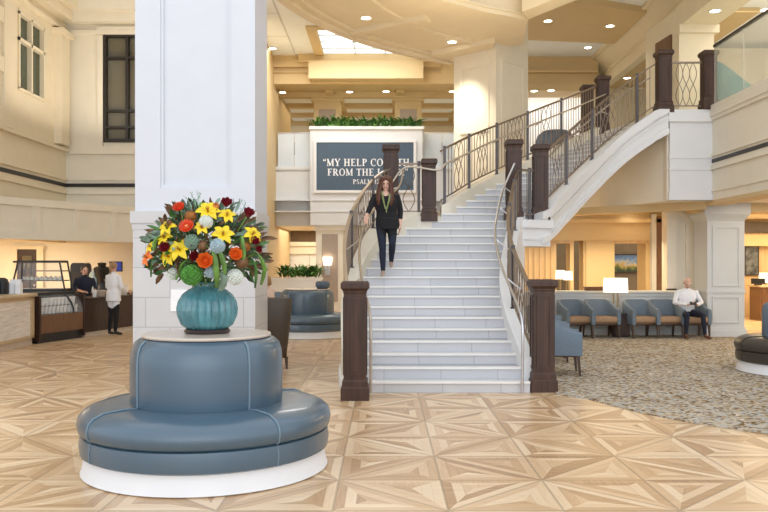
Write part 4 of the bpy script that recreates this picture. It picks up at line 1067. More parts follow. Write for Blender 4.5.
G = {
 'M': (1.1, vst(.1, w=TN)+vst(.83)+[bar2(.14,1,.52,.06,TH)]+[bar2(.52,.06,.9,1,TN)]+serif(0,.28,0)+serif(0,.2,1)+serif(.74,1.1,0)+serif(.9,1.1,1)),
 'Y': (.9, [bar2(.12,1,.46,.45,TH)]+[bar2(.8,1,.48,.45,TN)]+vst(.36,0,.5)+serif(.22,.7,0)+serif(0,.36,1)+serif(.64,.92,1)),
 'H': (.98, vst(.1)+vst(.66)+hst(.2,.7,.52)+serif(0,.4,0)+serif(0,.4,1)+serif(.56,.96,0)+serif(.56,.96,1)),
 'E': (.8, vst(.1)+hst(.1,.72,.04)+hst(.1,.68,.96)+hst(.2,.52,.52)+serif(0,.3,0)+serif(0,.3,1)+[[(.65,0),(.75,0),(.75,.25)],[(.62,1),(.7,1),(.7,.76)],[(.48,.4),(.54,.4),(.54,.64),(.48,.64)]]),
 'L': (.78, vst(.1)+hst(.1,.7,.04)+serif(0,.4,0)+serif(0,.4,1)+[[(.62,0),(.74,0),(.74,.28)]]),
 'P': (.76, vst(.1)+arc2(.36,.74,.36,.26,-90,90)+hst(.2,.4,.96)+hst(.2,.4,.52)+serif(0,.42,0)+serif(0,.3,1)),
 'C': (.88, arc2(.48,.5,.46,.52,45,315)+[[(.74,.66),(.82,.66),(.82,1.0),(.76,.98)]]),
 'O': (.98, arc2(.48,.5,.47,.52,0,360,n=28)),
 'T': (.82, vst(.31)+hst(0,.82,.96)+serif(.2,.62,0)+[[(0,1),(.07,.72),(.09,1)],[(.82,1),(.75,.72),(.73,1)]]),
 'F': (.74, vst(.1)+hst(.1,.68,.96)+hst(.2,.52,.52)+serif(0,.42,0)+serif(0,.3,1)+[[(.62,1),(.7,1),(.7,.76)],[(.48,.4),(.54,.4),(.54,.64),(.48,.64)]]),
 'R': (.9, vst(.1)+arc2(.36,.74,.36,.26,-90,90)+hst(.2,.4,.96)+hst(.2,.4,.5)+[bar2(.42,.5,.78,.0,TH)]+serif(0,.4,0)+serif(0,.3,1)+serif(.7,.95,0)),
 'D': (.95, vst(.1)+arc2(.4,.5,.5,.5,-90,90)+hst(.1,.42,.04)+hst(.1,.42,.96)+serif(0,.2,0)+serif(0,.2,1)),
 'S': (.7, arc2(.34,.75,.3,.27,60,270)+arc2(.34,.26,.3,.27,-120,90)+[[(.54,.72),(.6,.72),(.6,1),(.55,1)],[(.04,.0),(.1,.0),(.1,.3),(.04,.3)]]),
 'A': (.92, [bar2(.44,1,.12,.0,TN)]+[bar2(.46,1,.78,.0,TH)]+hst(.2,.68,.36)+serif(0,.26,0)+serif(.6,.95,0)),
 '1': (.5, vst(.18)+serif(.05,.5,0)+[bar2(.05,.82,.25,.97,TN)]),
 '2': (.64, arc2(.3,.72,.29,.29,-30,170)+[bar2(.52,.6,.08,.06,TN*1.5)]+hst(.04,.6,.06,.12)),
 ':': (.34, [[(.08,.05),(.26,.05),(.26,.23),(.08,.23)],[(.08,.5),(.26,.5),(.26,.68),(.08,.68)]]),
 '.': (.32, [[(.08,0),(.26,0),(.26,.18),(.08,.18)]]),
 '<': (.5, [[(.02,.68),(.18,.68),(.18,.82),(.14,1),(.08,1)],[(.26,.68),(.42,.68),(.42,.82),(.38,1),(.32,1)]]),
 '>': (.5, [[(.06,.68),(.16,.82),(.18,1),(.02,1),(.02,.86)],[(.30,.68),(.40,.82),(.42,1),(.26,1),(.26,.86)]]),
 ' ': (.36, []),
}
def write(text, x0, x1, zb, h, name):
    tot = sum(G[c][0]+.09 for c in text); sx = (x1-x0)/tot
    x = x0
    for ch in text:
        mb = MB()
        for j, poly in enumerate(G[ch][1]):
            e = .001*(j % 7)
            v = [(x+p[0]*sx, -.045-e*.5, zb+p[1]*h) for p in poly]+[(x+p[0]*sx, -.028, zb+p[1]*h) for p in poly]; n = len(poly)
            mb.add(v, [tuple(range(n)), tuple(reversed(range(n, 2*n)))]+[(i, n+i, n+(i+1) % n, (i+1) % n) for i in range(n)])
        if mb.v: mb.build('letter', 'letters', PANEL)
        x += (G[ch][0]+.09)*sx
sgx = lambda x: (x-384)*28.95/F+.675
sgz = lambda y: CAMZ+(HY-y)*28.95/F-5.12
write('<MY HELP COMETH', sgx(323), sgx(410), sgz(166), .255, 'a')
write('FROM THE LORD.>', sgx(327.5), sgx(409), sgz(175.6), .245, 'b')
write('PSALM 121:2', sgx(353), sgx(387), sgz(184), .165, 'c')

# ================================================================== PLANTS
def plant(label, loc, h, group, n=46, spread=.26):
    t = thing('potted_fern', label, 'plant', loc, random.random()*6, group)
    mb = MB()
    for i in range(n):
        a = random.uniform(0, 2*PI); r = spread*math.sqrt(random.random()); st = len(mb.v); mb.m(random.choice((0, 0, 1)))
        petal(mb, h*random.uniform(.5, .85), h*random.uniform(.05, .09), -random.uniform(.3, 1.2), a, random.uniform(.9, 1.5), n=5)
        mb.xf(Matrix.Translation((r*.6*math.cos(a), r*.5*math.sin(a), random.uniform(0, h*.3))), st)
    mb.build('fronds', ['leaf', 'leaf2'], t, 60)
    mb = MB()
    for i in range(7): a = i*.9; mb.tube([(0,0,0), (.05*math.cos(a), .05*math.sin(a), h*.5)], .012, 5)
    mb.build('stems', 'leaf', t, 60)
    return t
p0 = plant('green leafy fern in the long white planter above the wall sign', (-2.35, 29.3, 6.5), .60, 'ferns in the planter above the sign')
for k in range(1, 11): dup(p0, (-2.35+k*.345, 29.3+random.uniform(-.06,.06), 6.5), random.random()*6)
t = thing('planter', 'white panelled planter box holding ferns in the lounge left of the stairs', 'planter', (-2.9, 27.0, 0))
c = MB(); c.box(-.85, .80, -.25, .3, 0, 1.2); c.box(-.9, .85, -.3, .35, 1.12, 1.2); frame_face(c, -.55, .05, .55, 1.02, -.25, .04, .02); frame_face(c, .12, .72, .55, 1.02, -.25, .04, .02); c.build('box', 'white', t)
p1 = plant('green leafy fern in the white lounge planter left of the stairs', (-3.3, 27.0, 1.2), .55, 'ferns in the lounge planter', 40)
for k in range(1, 5): dup(p1, (-3.3+k*.26, 27.0, 1.2), random.random()*6)
t = thing('sconce_lamp', 'lit sconce with a glowing shade on the pilaster under the bridge', 'lamp', W(327.5,265,29.12))
MB().lathe([(.13,0), (.135,0), (.17,.28), (.165,.28)], 24).build('shade', 'sconce', t, 60); MB().box(-.09, .09, -.02, .03, -.36, .0).build('back_plate', 'steel', t); MB().tube([(0,0,-.2), (0,-.04,.1)], .03, 8).build('arm', 'steel', t)
t = thing('sconce_lamp', 'small white unlit sconce on the brown wall beside the far white door', 'lamp', W(281.5,257.5,33.95))
MB().box(-.12, .12, -.1, .06, -.2, .2).build('shade', 'paper', t); MB().box(-.05, .05, -.12, -.09, -.1, .1).build('front_plate', 'dgrey', t)
t = thing('planter_pot', 'dark grey pot standing on the distant round banquette', 'pot', (-1.40, 18.6, 1.085))
MB().lathe([(0,0), (.12,0), (.16,.06), (.165,.14), (.12,.17), (.10,.15), (0,.14)], 28).build('bowl', 'bluegrey', t, 60); MB().lathe([(0,.138), (.11,.14), (.11,.155), (0,.16)], 20).build('soil', 'black', t)

# ================================================================== CAFE
def seg_frame(a, b):
    a = Vector((*a, 0)); b = Vector((*b, 0)); d = b-a
    return a, math.atan2(d.y, d.x), d.length
# local frame of every counter: x runs along the front, y points into the cafe
a, ang, Lc = seg_frame((-7.1,13.6), (-7.17,16.72))
t = thing('cafe_counter', 'light washed wood cafe counter with a tan top at the left edge', 'counter', a, ang)
MB().box(0, Lc, .02, .75, .14, .99).build('body', 'wash', t)
c = MB(); c.box(0, Lc, 0, .03, .14, .2); c.box(0, Lc, 0, .03, .92, .99); c.box(Lc-.16, Lc, 0, .03, .14, .99); c.build('face_frame', 'ctop', t)
MB().box(0, Lc, .05, .72, 0, .14).build('kick', 'stone', t); MB().bbox(-.02, Lc+.02, -.06, .8, .99, 1.05, .01).build('top', 'ctop', t)
a, ang, Lc = seg_frame((-7.12,16.8), (-6.72,18.3))
t = thing('display_case', 'dark wooden refrigerated case with curved glass front showing white cups', 'display case', a, ang)
MB().box(.03, Lc-.03, .06, .8, 0, .2).build('base', 'black', t); MB().box(.05, Lc-.05, .0, .8, .2, .58).build('front_panel', 'mwood', t)
MB().box(0, .06, -.02, .8, .05, .98).box(Lc-.06, Lc, -.02, .8, .05, .98).build('side_panel', 'dwood', t)
gp = [(0,.58), (.01,.68), (.06,.8), (.15,.92), (.28,1.0)]
MB().loft([[(x, y, z) for y, z in gp]+[(x, y+.012, z-.006) for y, z in reversed(gp)] for x in (.06, Lc-.06)]).build('curved_glass', 'clear', t, 60)
c = MB()
for x in (.02, Lc*.74, Lc-.04): c.tube([(x, y-.005, z) for y, z in gp], .022, 6)
c.build('glass_frame', 'black', t, 60)
MB().box(0, Lc, .26, .82, .99, 1.04).build('top', 'black', t)
sh = MB().box(.06, Lc-.06, .1, .78, .745, .765).build('shelf', 'black', t); MB().box(.06, Lc-.06, .02, .78, .57, .60).build('shelf', 'black', t)
MB().box(.06, Lc-.06, .76, .8, .58, .99).build('back_panel', 'dwood', t)
M4 = Matrix.Translation(a) @ Matrix.Rotation(ang, 4, 'Z')
cupbm = None
def cup(label, loc, r, h, group, m='cup'):
    t = thing('paper_cup', label, 'cup', loc, 0, group)
    bd = MB().lathe([(0,0), (r*.75,0), (r,h), (r*.9,h), (r*.68,.01), (0,.01)], 16).build('body', m, t, 50); MB().lathe([(r*.93,h-.004), (r*1.06,h-.004), (r*1.06,h+.01), (r*.93,h+.01)], 16).build('rim', m, bd)
    return t
k0 = None
for row, (z, y, lab) in enumerate(((.765,.20,'white cup in the upper row inside the curved glass case'), (.60,.14,'white cup in the lower row inside the curved glass case'))):
    k0 = None
    for k in range(11):
        x = .14+k*(Lc-.28)/10
        p = M4 @ Vector((x, y, z))
        if k0 is None: k0 = cup(lab, p, .048, .15, ['upper','lower'][row]+' row of cups in the display case')
        else: dup(k0, p)
# upper pastry case on a cabinet behind
t = thing('base_cabinet', 'dark base cabinet under the upper glass pastry case', 'cabinet', (-7.78, 18.55, 0))
MB().box(-.72, .62, -.2, .4, .1, 1.0).build('body', 'dwood', t); MB().box(-.74, .64, -.22, .42, 1.0, 1.04).build('top', 'black', t); MB().box(-.68, .58, -.15, .38, 0, .1).build('kick', 'black', t)
t = thing('pastry_case', 'black framed glass pastry case with sloping ends on the cafe counter', 'display case', (-7.78, 18.6, 1.04))
f = MB(); zt = .66
for y in (-.16, .3):
    f.bar((-.66,y,.02), (.56,y,.02), .04); f.bar((-.60,y,zt), (.44,y,zt), .045)
    for xb, xt in ((-.66,-.5), (-.43,-.40), (.56,.44)): f.bar((xb,y,0), (xt,y,zt), .03)
for x in (-.60, .44): f.bar((x,-.16,zt), (x,.3,zt), .04)
f.build('frame', 'black', t)
MB().box(-.62, .52, -.15, .29, -.0, .05).build('floor', 'black', t); MB().box(-.5, .45, -.17, .31, zt-.01, zt+.03).build('lid', 'black', t)
for z in (.22, .44): MB().box(-.56+z*.1, .52-z*.1, -.12, .28, z, z+.025).build('shelf', 'black', t)
MB().box(-.58, .5, -.165, -.155, .04, zt-.02).build('front_glass', 'clear', t)
k0 = None
for k in range(9):
    p = (-8.2+k*.105, 18.52, 1.04+.245+.003)
    if k0 is None:
        k0 = thing('pastry', 'pale pastry on the middle shelf of the black framed case', 'pastry', p, 0, 'pastries in the pastry case')
        MB().lathe([(0,0), (.042,0), (.05,.02), (.046,.05), (.03,.07), (0,.075)], 16).build('crust', 'wpet', k0, 60); MB().lathe([(0,.068), (.03,.068), (.02,.085), (0,.09)], 12).build('icing', 'pink', k0, 60)
    else: dup(k0, p, k*.7)
# dark counter
a, ang, Lc = seg_frame((-6.72,18.42), (-6.15,20.9))
t = thing('cafe_counter', 'long dark wood cafe counter where the customer stands', 'counter', a, ang)
MB().box(0, Lc, .03, .65, .1, .84).build('body', 'dwood', t); MB().bbox(-.02, Lc, -.03, .7, .84, .88, .01).build('top', 'dwood', t); MB().box(0, Lc, .06, .6, 0, .1).build('kick', 'stone', t)
MC = Matrix.Translation(a) @ Matrix.Rotation(ang, 4, 'Z'); aC = ang
cup('white paper cup on the dark counter in front of the barista', MC @ Vector((.55,.15,.88)), .055, .15, None)
cup('white paper cup on the dark counter right of the customer, the left of two', MC @ Vector((1.75,.22,.88)), .07, .24, None)
cup('white paper cup on the dark counter right of the customer, the right of two', MC @ Vector((1.98,.22,.88)), .07, .24, None)
t = thing('cup_holder', 'tan bowl on the dark counter between barista and customer', 'bowl', MC @ Vector((.95,.25,.88)))
MB().lathe([(0,0), (.10,0), (.16,.14), (.15,.14), (.09,.02), (0,.02)], 24).build('bowl', 'stone', t, 60); MB().lathe([(.15,.13), (.168,.13), (.168,.15), (.15,.15)], 24).build('rim', 'stone', t)
# machines behind the counter on a back counter
t = thing('back_counter', 'back counter along the cafe wall carrying the machines', 'counter', (-7.6, 22.7, 0))
MB().box(-1.6, 2.1, -.35, .35, 0, .88).build('body', 'dwood', t); MB().box(-1.62, 2.12, -.38, .37, .88, .92).build('top', 'ctop', t)
t = thing('brewer', 'tall black rounded machine standing behind the barista', 'coffee machine', (W(81,0,22.6)[0], 22.6, .92))
MB().loft([[(x*w, y, z) for x, y in ((-1,-.2), (1,-.2), (1,.2), (-1,.2))] for w, z in ((.21,0), (.22,.02), (.22,.66), (.20,.73), (.15,.76))]).build('housing', 'black', t, 30); MB().box(-.15, .15, -.23, -.2, .1, .5).build('front_panel', 'frame', t)
t = thing('coffee_grinder', 'black coffee grinder left of the customer', 'grinder', (W(102,0,22.5)[0], 22.5, .92))
MB().loft([[(w*math.cos(i*PI/8), w*math.sin(i*PI/8), z) for i in range(16)] for w, z in ((.17,0), (.17,.05), (.13,.12), (.14,.32), (.2,.4), (.22,.62), (.16,.66))]).build('body', 'black', t, 40); MB().lathe([(0,.66), (.1,.66), (.12,.76), (0,.78)], 16).build('lid', 'black', t, 40); MB().tube([(.1,-.12,.3), (.16,-.25,.28)], .02, 6).build('spout', 'steel', t)
t = thing('water_bottle', 'blue-white stack of containers beside the coffee grinder', 'container', (W(94,0,22.5)[0], 22.5, .92))
MB().lathe([(0,0), (.12,0), (.13,.1), (.13,.45), (.08,.52), (.05,.55), (0,.55)], 20).build('body', 'bpet', t, 50); MB().lathe([(0,.55), (.05,.55), (.05,.6), (0,.6)], 12).build('cap', 'steel', t)
t = thing('menu_screen', 'small blue lit screen on the cafe wall above the customer', 'screen', W(116,266.5,24.16))
MB().box(-.17, .17, -.02, .04, -.13, .13).build('display', 'screen', t); c = MB(); frame_face(c, -.19, .19, -.15, .15, .03, .025, .06); c.build('frame', 'black', t)
# things on the light counter
for lab, x, Y, m, r, h, nm in (('black bin of supplies at the left edge of the washed wood counter',1.5,16.3,'black',.13,.30,'bin'), ('blue jug at the far left edge on the washed wood counter',-5.5,16.0,'darkblue',.08,.34,'jug')):
    p = W(x+3, 0, Y)
    t = thing(nm, lab, nm, (p.x-.05, Y, 1.05)); MB().lathe([(0,0), (r,0), (r*1.05,h*.7), (r*.8,h), (r*.7,h), (r*.9,.02), (0,.02)], 20).build('body', m, t, 50); MB().lathe([(0,h*.98), (r*.7,h*.98), (r*.5,h*1.08), (0,h*1.1)], 16).build('lid', 'frame', t, 50)
for lab, px in (('white carton on the washed wood counter, the left of two',13), ('white carton on the washed wood counter, the right of two',18.5)):
    p = W(px, 0, 16.4)
    t = thing('carton', lab, 'carton', (p.x, 16.4, 1.05)); MB().loft([[(-.06,-.06,0), (.06,-.06,0), (.06,.06,0), (-.06,.06,0)], [(-.06,-.06,.2), (.06,-.06,.2), (.06,.06,.2), (-.06,.06,.2)], [(-.06,-.012,.26), (.06,-.012,.26), (.06,.012,.26), (-.06,.012,.26)]]).build('body', 'whitecloth', t); MB().box(-.058, .058, -.01, .01, .26, .29).build('seal', 'whitecloth', t)
# ================================================================== PEOPLE
def remesh(mb, voxel, smooth=6):
    me = bpy.data.meshes.new('tmp'); me.from_pydata(mb.v, [], mb.f)
    bm = bmesh.new(); bm.from_mesh(me); bmesh.ops.recalc_face_normals(bm, faces=bm.faces); bm.to_mesh(me); bm.free()
    o = bpy.data.objects.new('tmp', me); COL.objects.link(o)
    r = o.modifiers.new('r', 'REMESH'); r.mode = 'VOXEL'; r.voxel_size = voxel
    if smooth:
        s = o.modifiers.new('s', 'SMOOTH'); s.iterations = smooth; s.factor = .5
    dg = bpy.context.evaluated_depsgraph_get(); dg.update()
    m2 = bpy.data.meshes.new_from_object(o.evaluated_get(dg))
    bpy.data.objects.remove(o); bpy.data.meshes.remove(me)
    return m2

def person(label, loc, rz, J, mats, hair, face=True, voxel=.0085, chest_w=.185, hip_w=.165, belly=0, female=True):
    """J: joints in local metres (facing -Y, +X to the viewer's right)"""
    t = thing('person', label, 'person', loc, rz)
    V_ = {k: Vector(v) for k, v in J.items() if not isinstance(v, (int, float))}
    mb = MB(); segs = []      # (a, b, ra, rb, material)
    def limb(pts, rs, m):
        mb.caps(pts, rs, 12)
        for i in range(len(pts)-1): segs.append((Vector(pts[i]), Vector(pts[i+1]), rs[i], rs[i+1], m))
    pel, ch, nk, hd = V_['pelvis'], V_['chest'], V_['neck'], V_['head']
    for k in ('shl','shr'): V_[k] = V_[k]+Vector((0,0,-.035))
    sl, sr, hl_, hr_ = V_['shl'], V_['shr'], V_['hipl'], V_['hipr']
    # torso loft along pelvis -> chest -> neck
    side = (sr-sl).normalized(); sideh = (hr_-hl_).normalized()
    up = (ch-pel).normalized(); fw = side.cross(up).normalized()      # forward = towards -Y
    if fw.y > 0: fw = -fw
    rings = []
    waist = pel.lerp(ch, .48)
    prof = [(pel-up*.10, hip_w*.72, .085, 0), (pel-up*.05, hip_w, .115, 0), (pel+up*.03, hip_w, .118, 0), (waist, hip_w*(.86 if female else .98), .098+belly, belly*.6), (ch-up*.10, chest_w*.9, .112+belly*.5, belly*.3), (ch, chest_w, .118, .006), (ch+up*.09, chest_w*.95, .10, 0), (ch+up*.155, chest_w*.72, .075, 0), (nk-up*.01, .07, .062, 0)]
    for k, (c, w, d, off) in enumerate(prof):
        s_ = sideh.lerp(side, k/(len(prof)-1)).normalized(); c = c+fw*off
        rings.append([c+s_*w*math.copysign(abs(math.cos(a))**.85, math.cos(a))+fw*d*math.copysign(abs(math.sin(a))**.85, math.sin(a)) for a in [2*PI*i/20 for i in range(20)]])
    mb.loft(rings)
    for k in range(len(prof)-1):
        segs.append((prof[k][0], prof[k+1][0], (prof[k][1]+prof[k][2])/2, (prof[k+1][1]+prof[k+1][2])/2, 'top' if k >= mats.get('split', 2) else 'leg'))
    # neck and head
    hf = V_.get('face', fw); hf = hf.normalized(); hu = V_.get('headup', Vector((0,0,1))).normalized(); hx = hf.cross(hu).normalized()
    hu = hx.cross(hf).normalized()
    limb([nk-up*.05, nk.lerp(hd, .55)], [.058, .052], 'skin')
    if mats.get('neckline'): extra = [(nk+fw*.075-up*.02, mats['neckline'], 'skin')]
    else: extra = []
    st = len(mb.v)
    H = lambda x, f, u: hd+hx*x+hf*f+hu*u
    # skull, jaw, nose, ears, brows, lips
    R = Matrix((( hx.x, -hf.x, hu.x, hd.x), (hx.y, -hf.y, hu.y, hd.y), (hx.z, -hf.z, hu.z, hd.z), (0,0,0,1)))
    mb.sph((0, .012, .022), (.075, .094, .092), 20, 14); mb.xf(R, st)
    st = len(mb.v); mb.sph((0, -.022, -.042), (.058, .066, .075), 16, 12); mb.xf(R, st)
    st = len(mb.v); mb.sph((0, -.060, -.092), (.030, .026, .022), 12, 8); mb.xf(R, st)
    mb.caps([H(0,.086,.012), H(0,.104,-.028)], [.011, .017], 8)
    for s_ in (-1, 1):
        mb.caps([H(s_*.014,.09,-.03), H(s_*.012,.094,-.03)], [.011, .011], 8)
        mb.caps([H(s_*.050,.074,.020), H(s_*.018,.088,.024)], [.010, .012], 8)
        st = len(mb.v); mb.sph((s_*.077, .012, -.008), (.013, .022, .034), 10, 8); mb.xf(R, st)
    mb.caps([H(-.022,.083,-.062), H(0,.091,-.060), H(.022,.083,-.062)], [.007, .010, .007], 8)
    segs.append((H(0,.0,-.06), H(0,-.01,.05), .09, .10, 'skin'))
    spots = [(H(s_*.031,.082,.004), .013, 'eye') for s_ in (-1, 1)]+[(H(s_*.012,.092,-.062), .013, 'lip') for s_ in (-1, 0, 1)]
    spots += [(H(s_*.032,.085,.024), .011, 'brow') for s_ in (-1, 1)]
    spots += extra
    # arms and hands
    for sd, sh, el, wr, hdir in (('l', sl, V_['ell'], V_['wrl'], V_['hdl']), ('r', sr, V_['elr'], V_['wrr'], V_['hdr'])):
        ca = .0 if not mats.get('sleeve') else mats['sleeve']
        cuff = el.lerp(wr, ca)
        limb([ch+up*.075+(sh-ch).project(side)*.45, sh, sh.lerp(el, .5), el], [.055, .058, .050, .044], 'top')
        if ca > 0: limb([el, el.lerp(cuff, .5), cuff], [.045, .044, .040], 'top')
        limb([cuff if ca > 0 else el, el.lerp(wr, max(ca, .45)+.1 if ca < .85 else .97), wr], [.034, .033, .026], 'skin')
        hdir = hdir.normalized(); hs = (V_['elr']-V_['ell']); n1 = hdir.cross(fw)
        pal = V_.get('pal'+sd, fw).normalized(); ax = hdir.cross(pal).normalized(); pal = ax.cross(hdir).normalized()
        c0 = wr+hdir*.05
        limb([wr, wr+hdir*.03], [.026, .026], 'skin')
        for k in (-1.5, -.5, .5, 1.5): limb([wr+hdir*.02+ax*k*.010, wr+hdir*.085+ax*k*.019], [.016, .014], 'skin')
        for k, Lg in ((-1.5, .062), (-.5, .076), (.5, .082), (1.5, .072)):
            b0 = wr+hdir*.088+ax*k*.020; cl = J.get('curl'+sd, .5)
            d1 = (hdir+pal*cl*.6).normalized(); d2 = (hdir*(1-cl*.5)+pal*cl*1.4).normalized(); d3 = (hdir*(1-cl)+pal*cl*2).normalized()
            p1_ = b0+d1*Lg*.45; p2_ = p1_+d2*Lg*.32; p3_ = p2_+d3*Lg*.25
            limb([b0, p1_, p2_, p3_], [.0105, .0098, .009, .008], 'skin')
        tb = wr+hdir*.025+ax*.024*(1 if sd == 'l' else 1); sgn = J.get('thumb'+sd, 1)
        tb = wr+hdir*.025+ax*.026*sgn
        limb([tb, tb+(hdir*.6+ax*sgn*.7+pal*.3).normalized()*.038, tb+(hdir*.6+ax*sgn*.7+pal*.3).normalized()*.038+(hdir*.85+ax*sgn*.2+pal*.4).normalized()*.034], [.015, .012, .010], 'skin')
    # legs
    for sd, hp, kn, an, toe in (('l', hl_, V_['knl'], V_['anl'], V_['tol']), ('r', hr_, V_['knr'], V_['anr'], V_['tor'])):
        limb([hp, hp.lerp(kn, .45), kn], [.092, .078, .058], 'leg')
        an1 = kn.lerp(an, .93)
        limb([kn, kn.lerp(an, .35), an1], [.058, .056, .040+mats.get('flare', 0)], 'leg')
        limb([an1, an+(toe-an)*.05], [.032, .034], 'skin' if mats.get('barefoot') else 'shoe')
        limb([an+Vector((0,0,-.028)), an.lerp(toe, .55)+Vector((0,0,-.012)), toe], [.036, .038, .028], 'shoe')
    # skirted hem of a long top
    if mats.get('hem'):
        z0, w, d = mats['hem']; r2 = []
        for u in (0, .35, .7, 1.0):
            c = pel.lerp(pel-up*z0, u)+up*.06*(1-u)
            r2.append([c+sideh*(w*(.93+.09*u))*math.cos(a)+fw*(d*(.97+.08*u))*math.sin(a) for a in [2*PI*i/20 for i in range(20)]])
        mb.loft(r2); segs.append((pel, pel-up*z0, w*.9, w*.92, 'top'))
    me = remesh(mb, voxel, 4)
    names = ['skin', 'top', 'leg', 'shoe', 'eye', 'lip', 'brow']
    ml = [mats.get('skin', 'skin'), mats['top'], mats['leg'], mats['shoe'], 'eye', 'lip', mats['hair']]
    me.materials.clear()
    for m in ml: me.materials.append(M[m])
    nf = len(me.polygons); cs = np.empty(nf*3); me.polygons.foreach_get('center', cs); cs = cs.reshape(-1, 3)
    best = np.full(nf, 1e9); idx = np.zeros(nf, int)
    for a, b_, ra, rb, m in segs:
        a_ = np.array(a); d = np.array(b_)-a_; L2 = max(1e-9, d @ d)
        tt = np.clip(((cs-a_) @ d)/L2, 0, 1); r = ra+(rb-ra)*tt
        di = np.linalg.norm(cs-(a_+tt[:,None]*d), axis=1)/r
        w = di < best; best[w] = di[w]; idx[w] = names.index(m)
    for p, r, m in spots: idx[np.linalg.norm(cs-np.array(p), axis=1) < r] = names.index(m)
    me.polygons.foreach_set('material_index', idx.astype(np.int32)); me.polygons.foreach_set('use_smooth', np.ones(nf, bool)); me.update()
    me.name = 'body'
    o = bpy.data.objects.new('body', me); COL.objects.link(o); o.parent = t
    # hair
    hb = MB()
    st = len(hb.v); hb.sph((0, .026, .038), (.086, .092, .090), 18, 12); hb.xf(R, st)
    hair(hb, H, R)
    hm = remesh(hb, .009, 5); hm.materials.clear(); hm.materials.append(M[mats['hair']])
    for p in hm.polygons: p.use_smooth = True
    ho = bpy.data.objects.new('hair', hm); COL.objects.link(ho); ho.parent = t
    return t, H

def hair_long(hb, H, R):
    for s in (-1, 1):
        for k, (x, f) in enumerate(((.070,.045), (.084,.015), (.085,-.025), (.07,-.06), (.04,-.08))):
            hb.caps([H(s*x*.8, f*.9, .09), H(s*x*1.05, f, .03), H(s*(x*1.18), f*.95+.02, -.06), H(s*(x*1.32+.005), f*.9+.07, -.16), H(s*(x*1.40), f*.85+.12, -.25), H(s*(x*1.30), f*.8+.14, -.33)], [.030, .030, .030, .034, .030, .012], 8)
    hb.caps([H(0,-.075,.07), H(0,-.1,-.05), H(0,-.1,-.2)], [.06, .06, .03], 8)
    for s in (-1, 1): hb.caps([H(s*.01,.07,.098), H(s*.05,.072,.075), H(s*.078,.05,.02)], [.020, .022, .02], 8)
def hair_bob(hb, H, R):
    for s in (-1, 1):
        for x, f in ((.072,.03), (.08,-.01), (.07,-.05)): hb.caps([H(s*x*.9, f, .06), H(s*x*1.08, f, -.02), H(s*x, f-.01, -.08)], [.026, .026, .014], 8)
    hb.caps([H(0,-.08,.04), H(0,-.085,-.08)], [.06, .03], 8)
def hair_tail(hb, H, R):
    hair_bob_small(hb, H)
    hb.caps([H(0,-.095,.05), H(0,-.135,.02), H(.005,-.135,-.07), H(.0,-.115,-.16)], [.04, .034, .03, .012], 8)
def hair_bob_small(hb, H):
    for s in (-1, 1): hb.caps([H(s*.03,.055,.095), H(s*.075,.02,.05), H(s*.06,-.06,-.03)], [.018, .02, .02], 8)
def hair_short(hb, H, R):
    for s in (-1, 1): hb.caps([H(s*.076,.02,.03), H(s*.074,-.03,.0), H(s*.05,-.07,-.04)], [.012, .018, .022], 8)
def hair_bald(hb, H, R):
    hb.v = []; hb.f = []; hb.mi = []
    hb.caps([H(-.076,.0,.005), H(-.07,-.045,.0), H(-.03,-.078,-.01), H(.03,-.078,-.01), H(.07,-.045,.0), H(.076,.0,.005)], [.010, .017, .022, .022, .017, .010], 8)
    hb.caps([H(-.05,-.075,.03), H(.05,-.075,.03)], [.018, .018], 8)

# ---- woman walking down the stairs
sz = RI
wt, H = person('auburn-haired woman in black top and dark jeans walking down the stairs', (.035, 13.16, zn(10)), 0, dict(
  pelvis=(.02,.13,.90), chest=(-.01,.11,1.205), neck=(-.01,.10,1.39), head=(-.005,.085,1.51), face=(-.02,-1,-.22), headup=(.05,-.2,1),
  shl=(-.195,.11,1.335), shr=(.185,.12,1.33), ell=(-.265,.06,1.11), wrl=(-.325,-.03,.965), hdl=(-.06,-.62,-.45), pall=(.3,-.3,-1), elr=(.235,.17,1.09), wrr=(.225,.12,.84), hdr=(-.02,-.12,-1), palr=(-1,-.2,0), curll=.55, curlr=.35, thumbl=1, thumbr=-1,
  hipl=(-.085,.13,.86), hipr=(.095,.13,.86), knl=(-.06,.03,.47), anl=(-.05,.03,.085), tol=(-.065,-.12,.03), knr=(.10,.06,.53), anr=(.085,.40,.245), tor=(.085,.27,.175)),
  dict(top='blackcloth', leg='navy', shoe='shoetan', hair='auburn', sleeve=.55, hem=(.12,.20,.145), split=2, neckline=.065), hair_long, chest_w=.20, hip_w=.185)
c = MB()
for s in (-1, 1): c.caps([(s*.05,.13,1.405), (s*.068,.06,1.385), (s*.062,-.002,1.33), (s*.048,-.032,1.24), (s*.012,-.036,1.10)], [.014, .017, .017, .016, .012], 8)
c.caps([(0,-.036,1.11), (.004,-.036,1.04)], [.014, .010], 8); c.build('scarf', 'scarf', wt, 60)
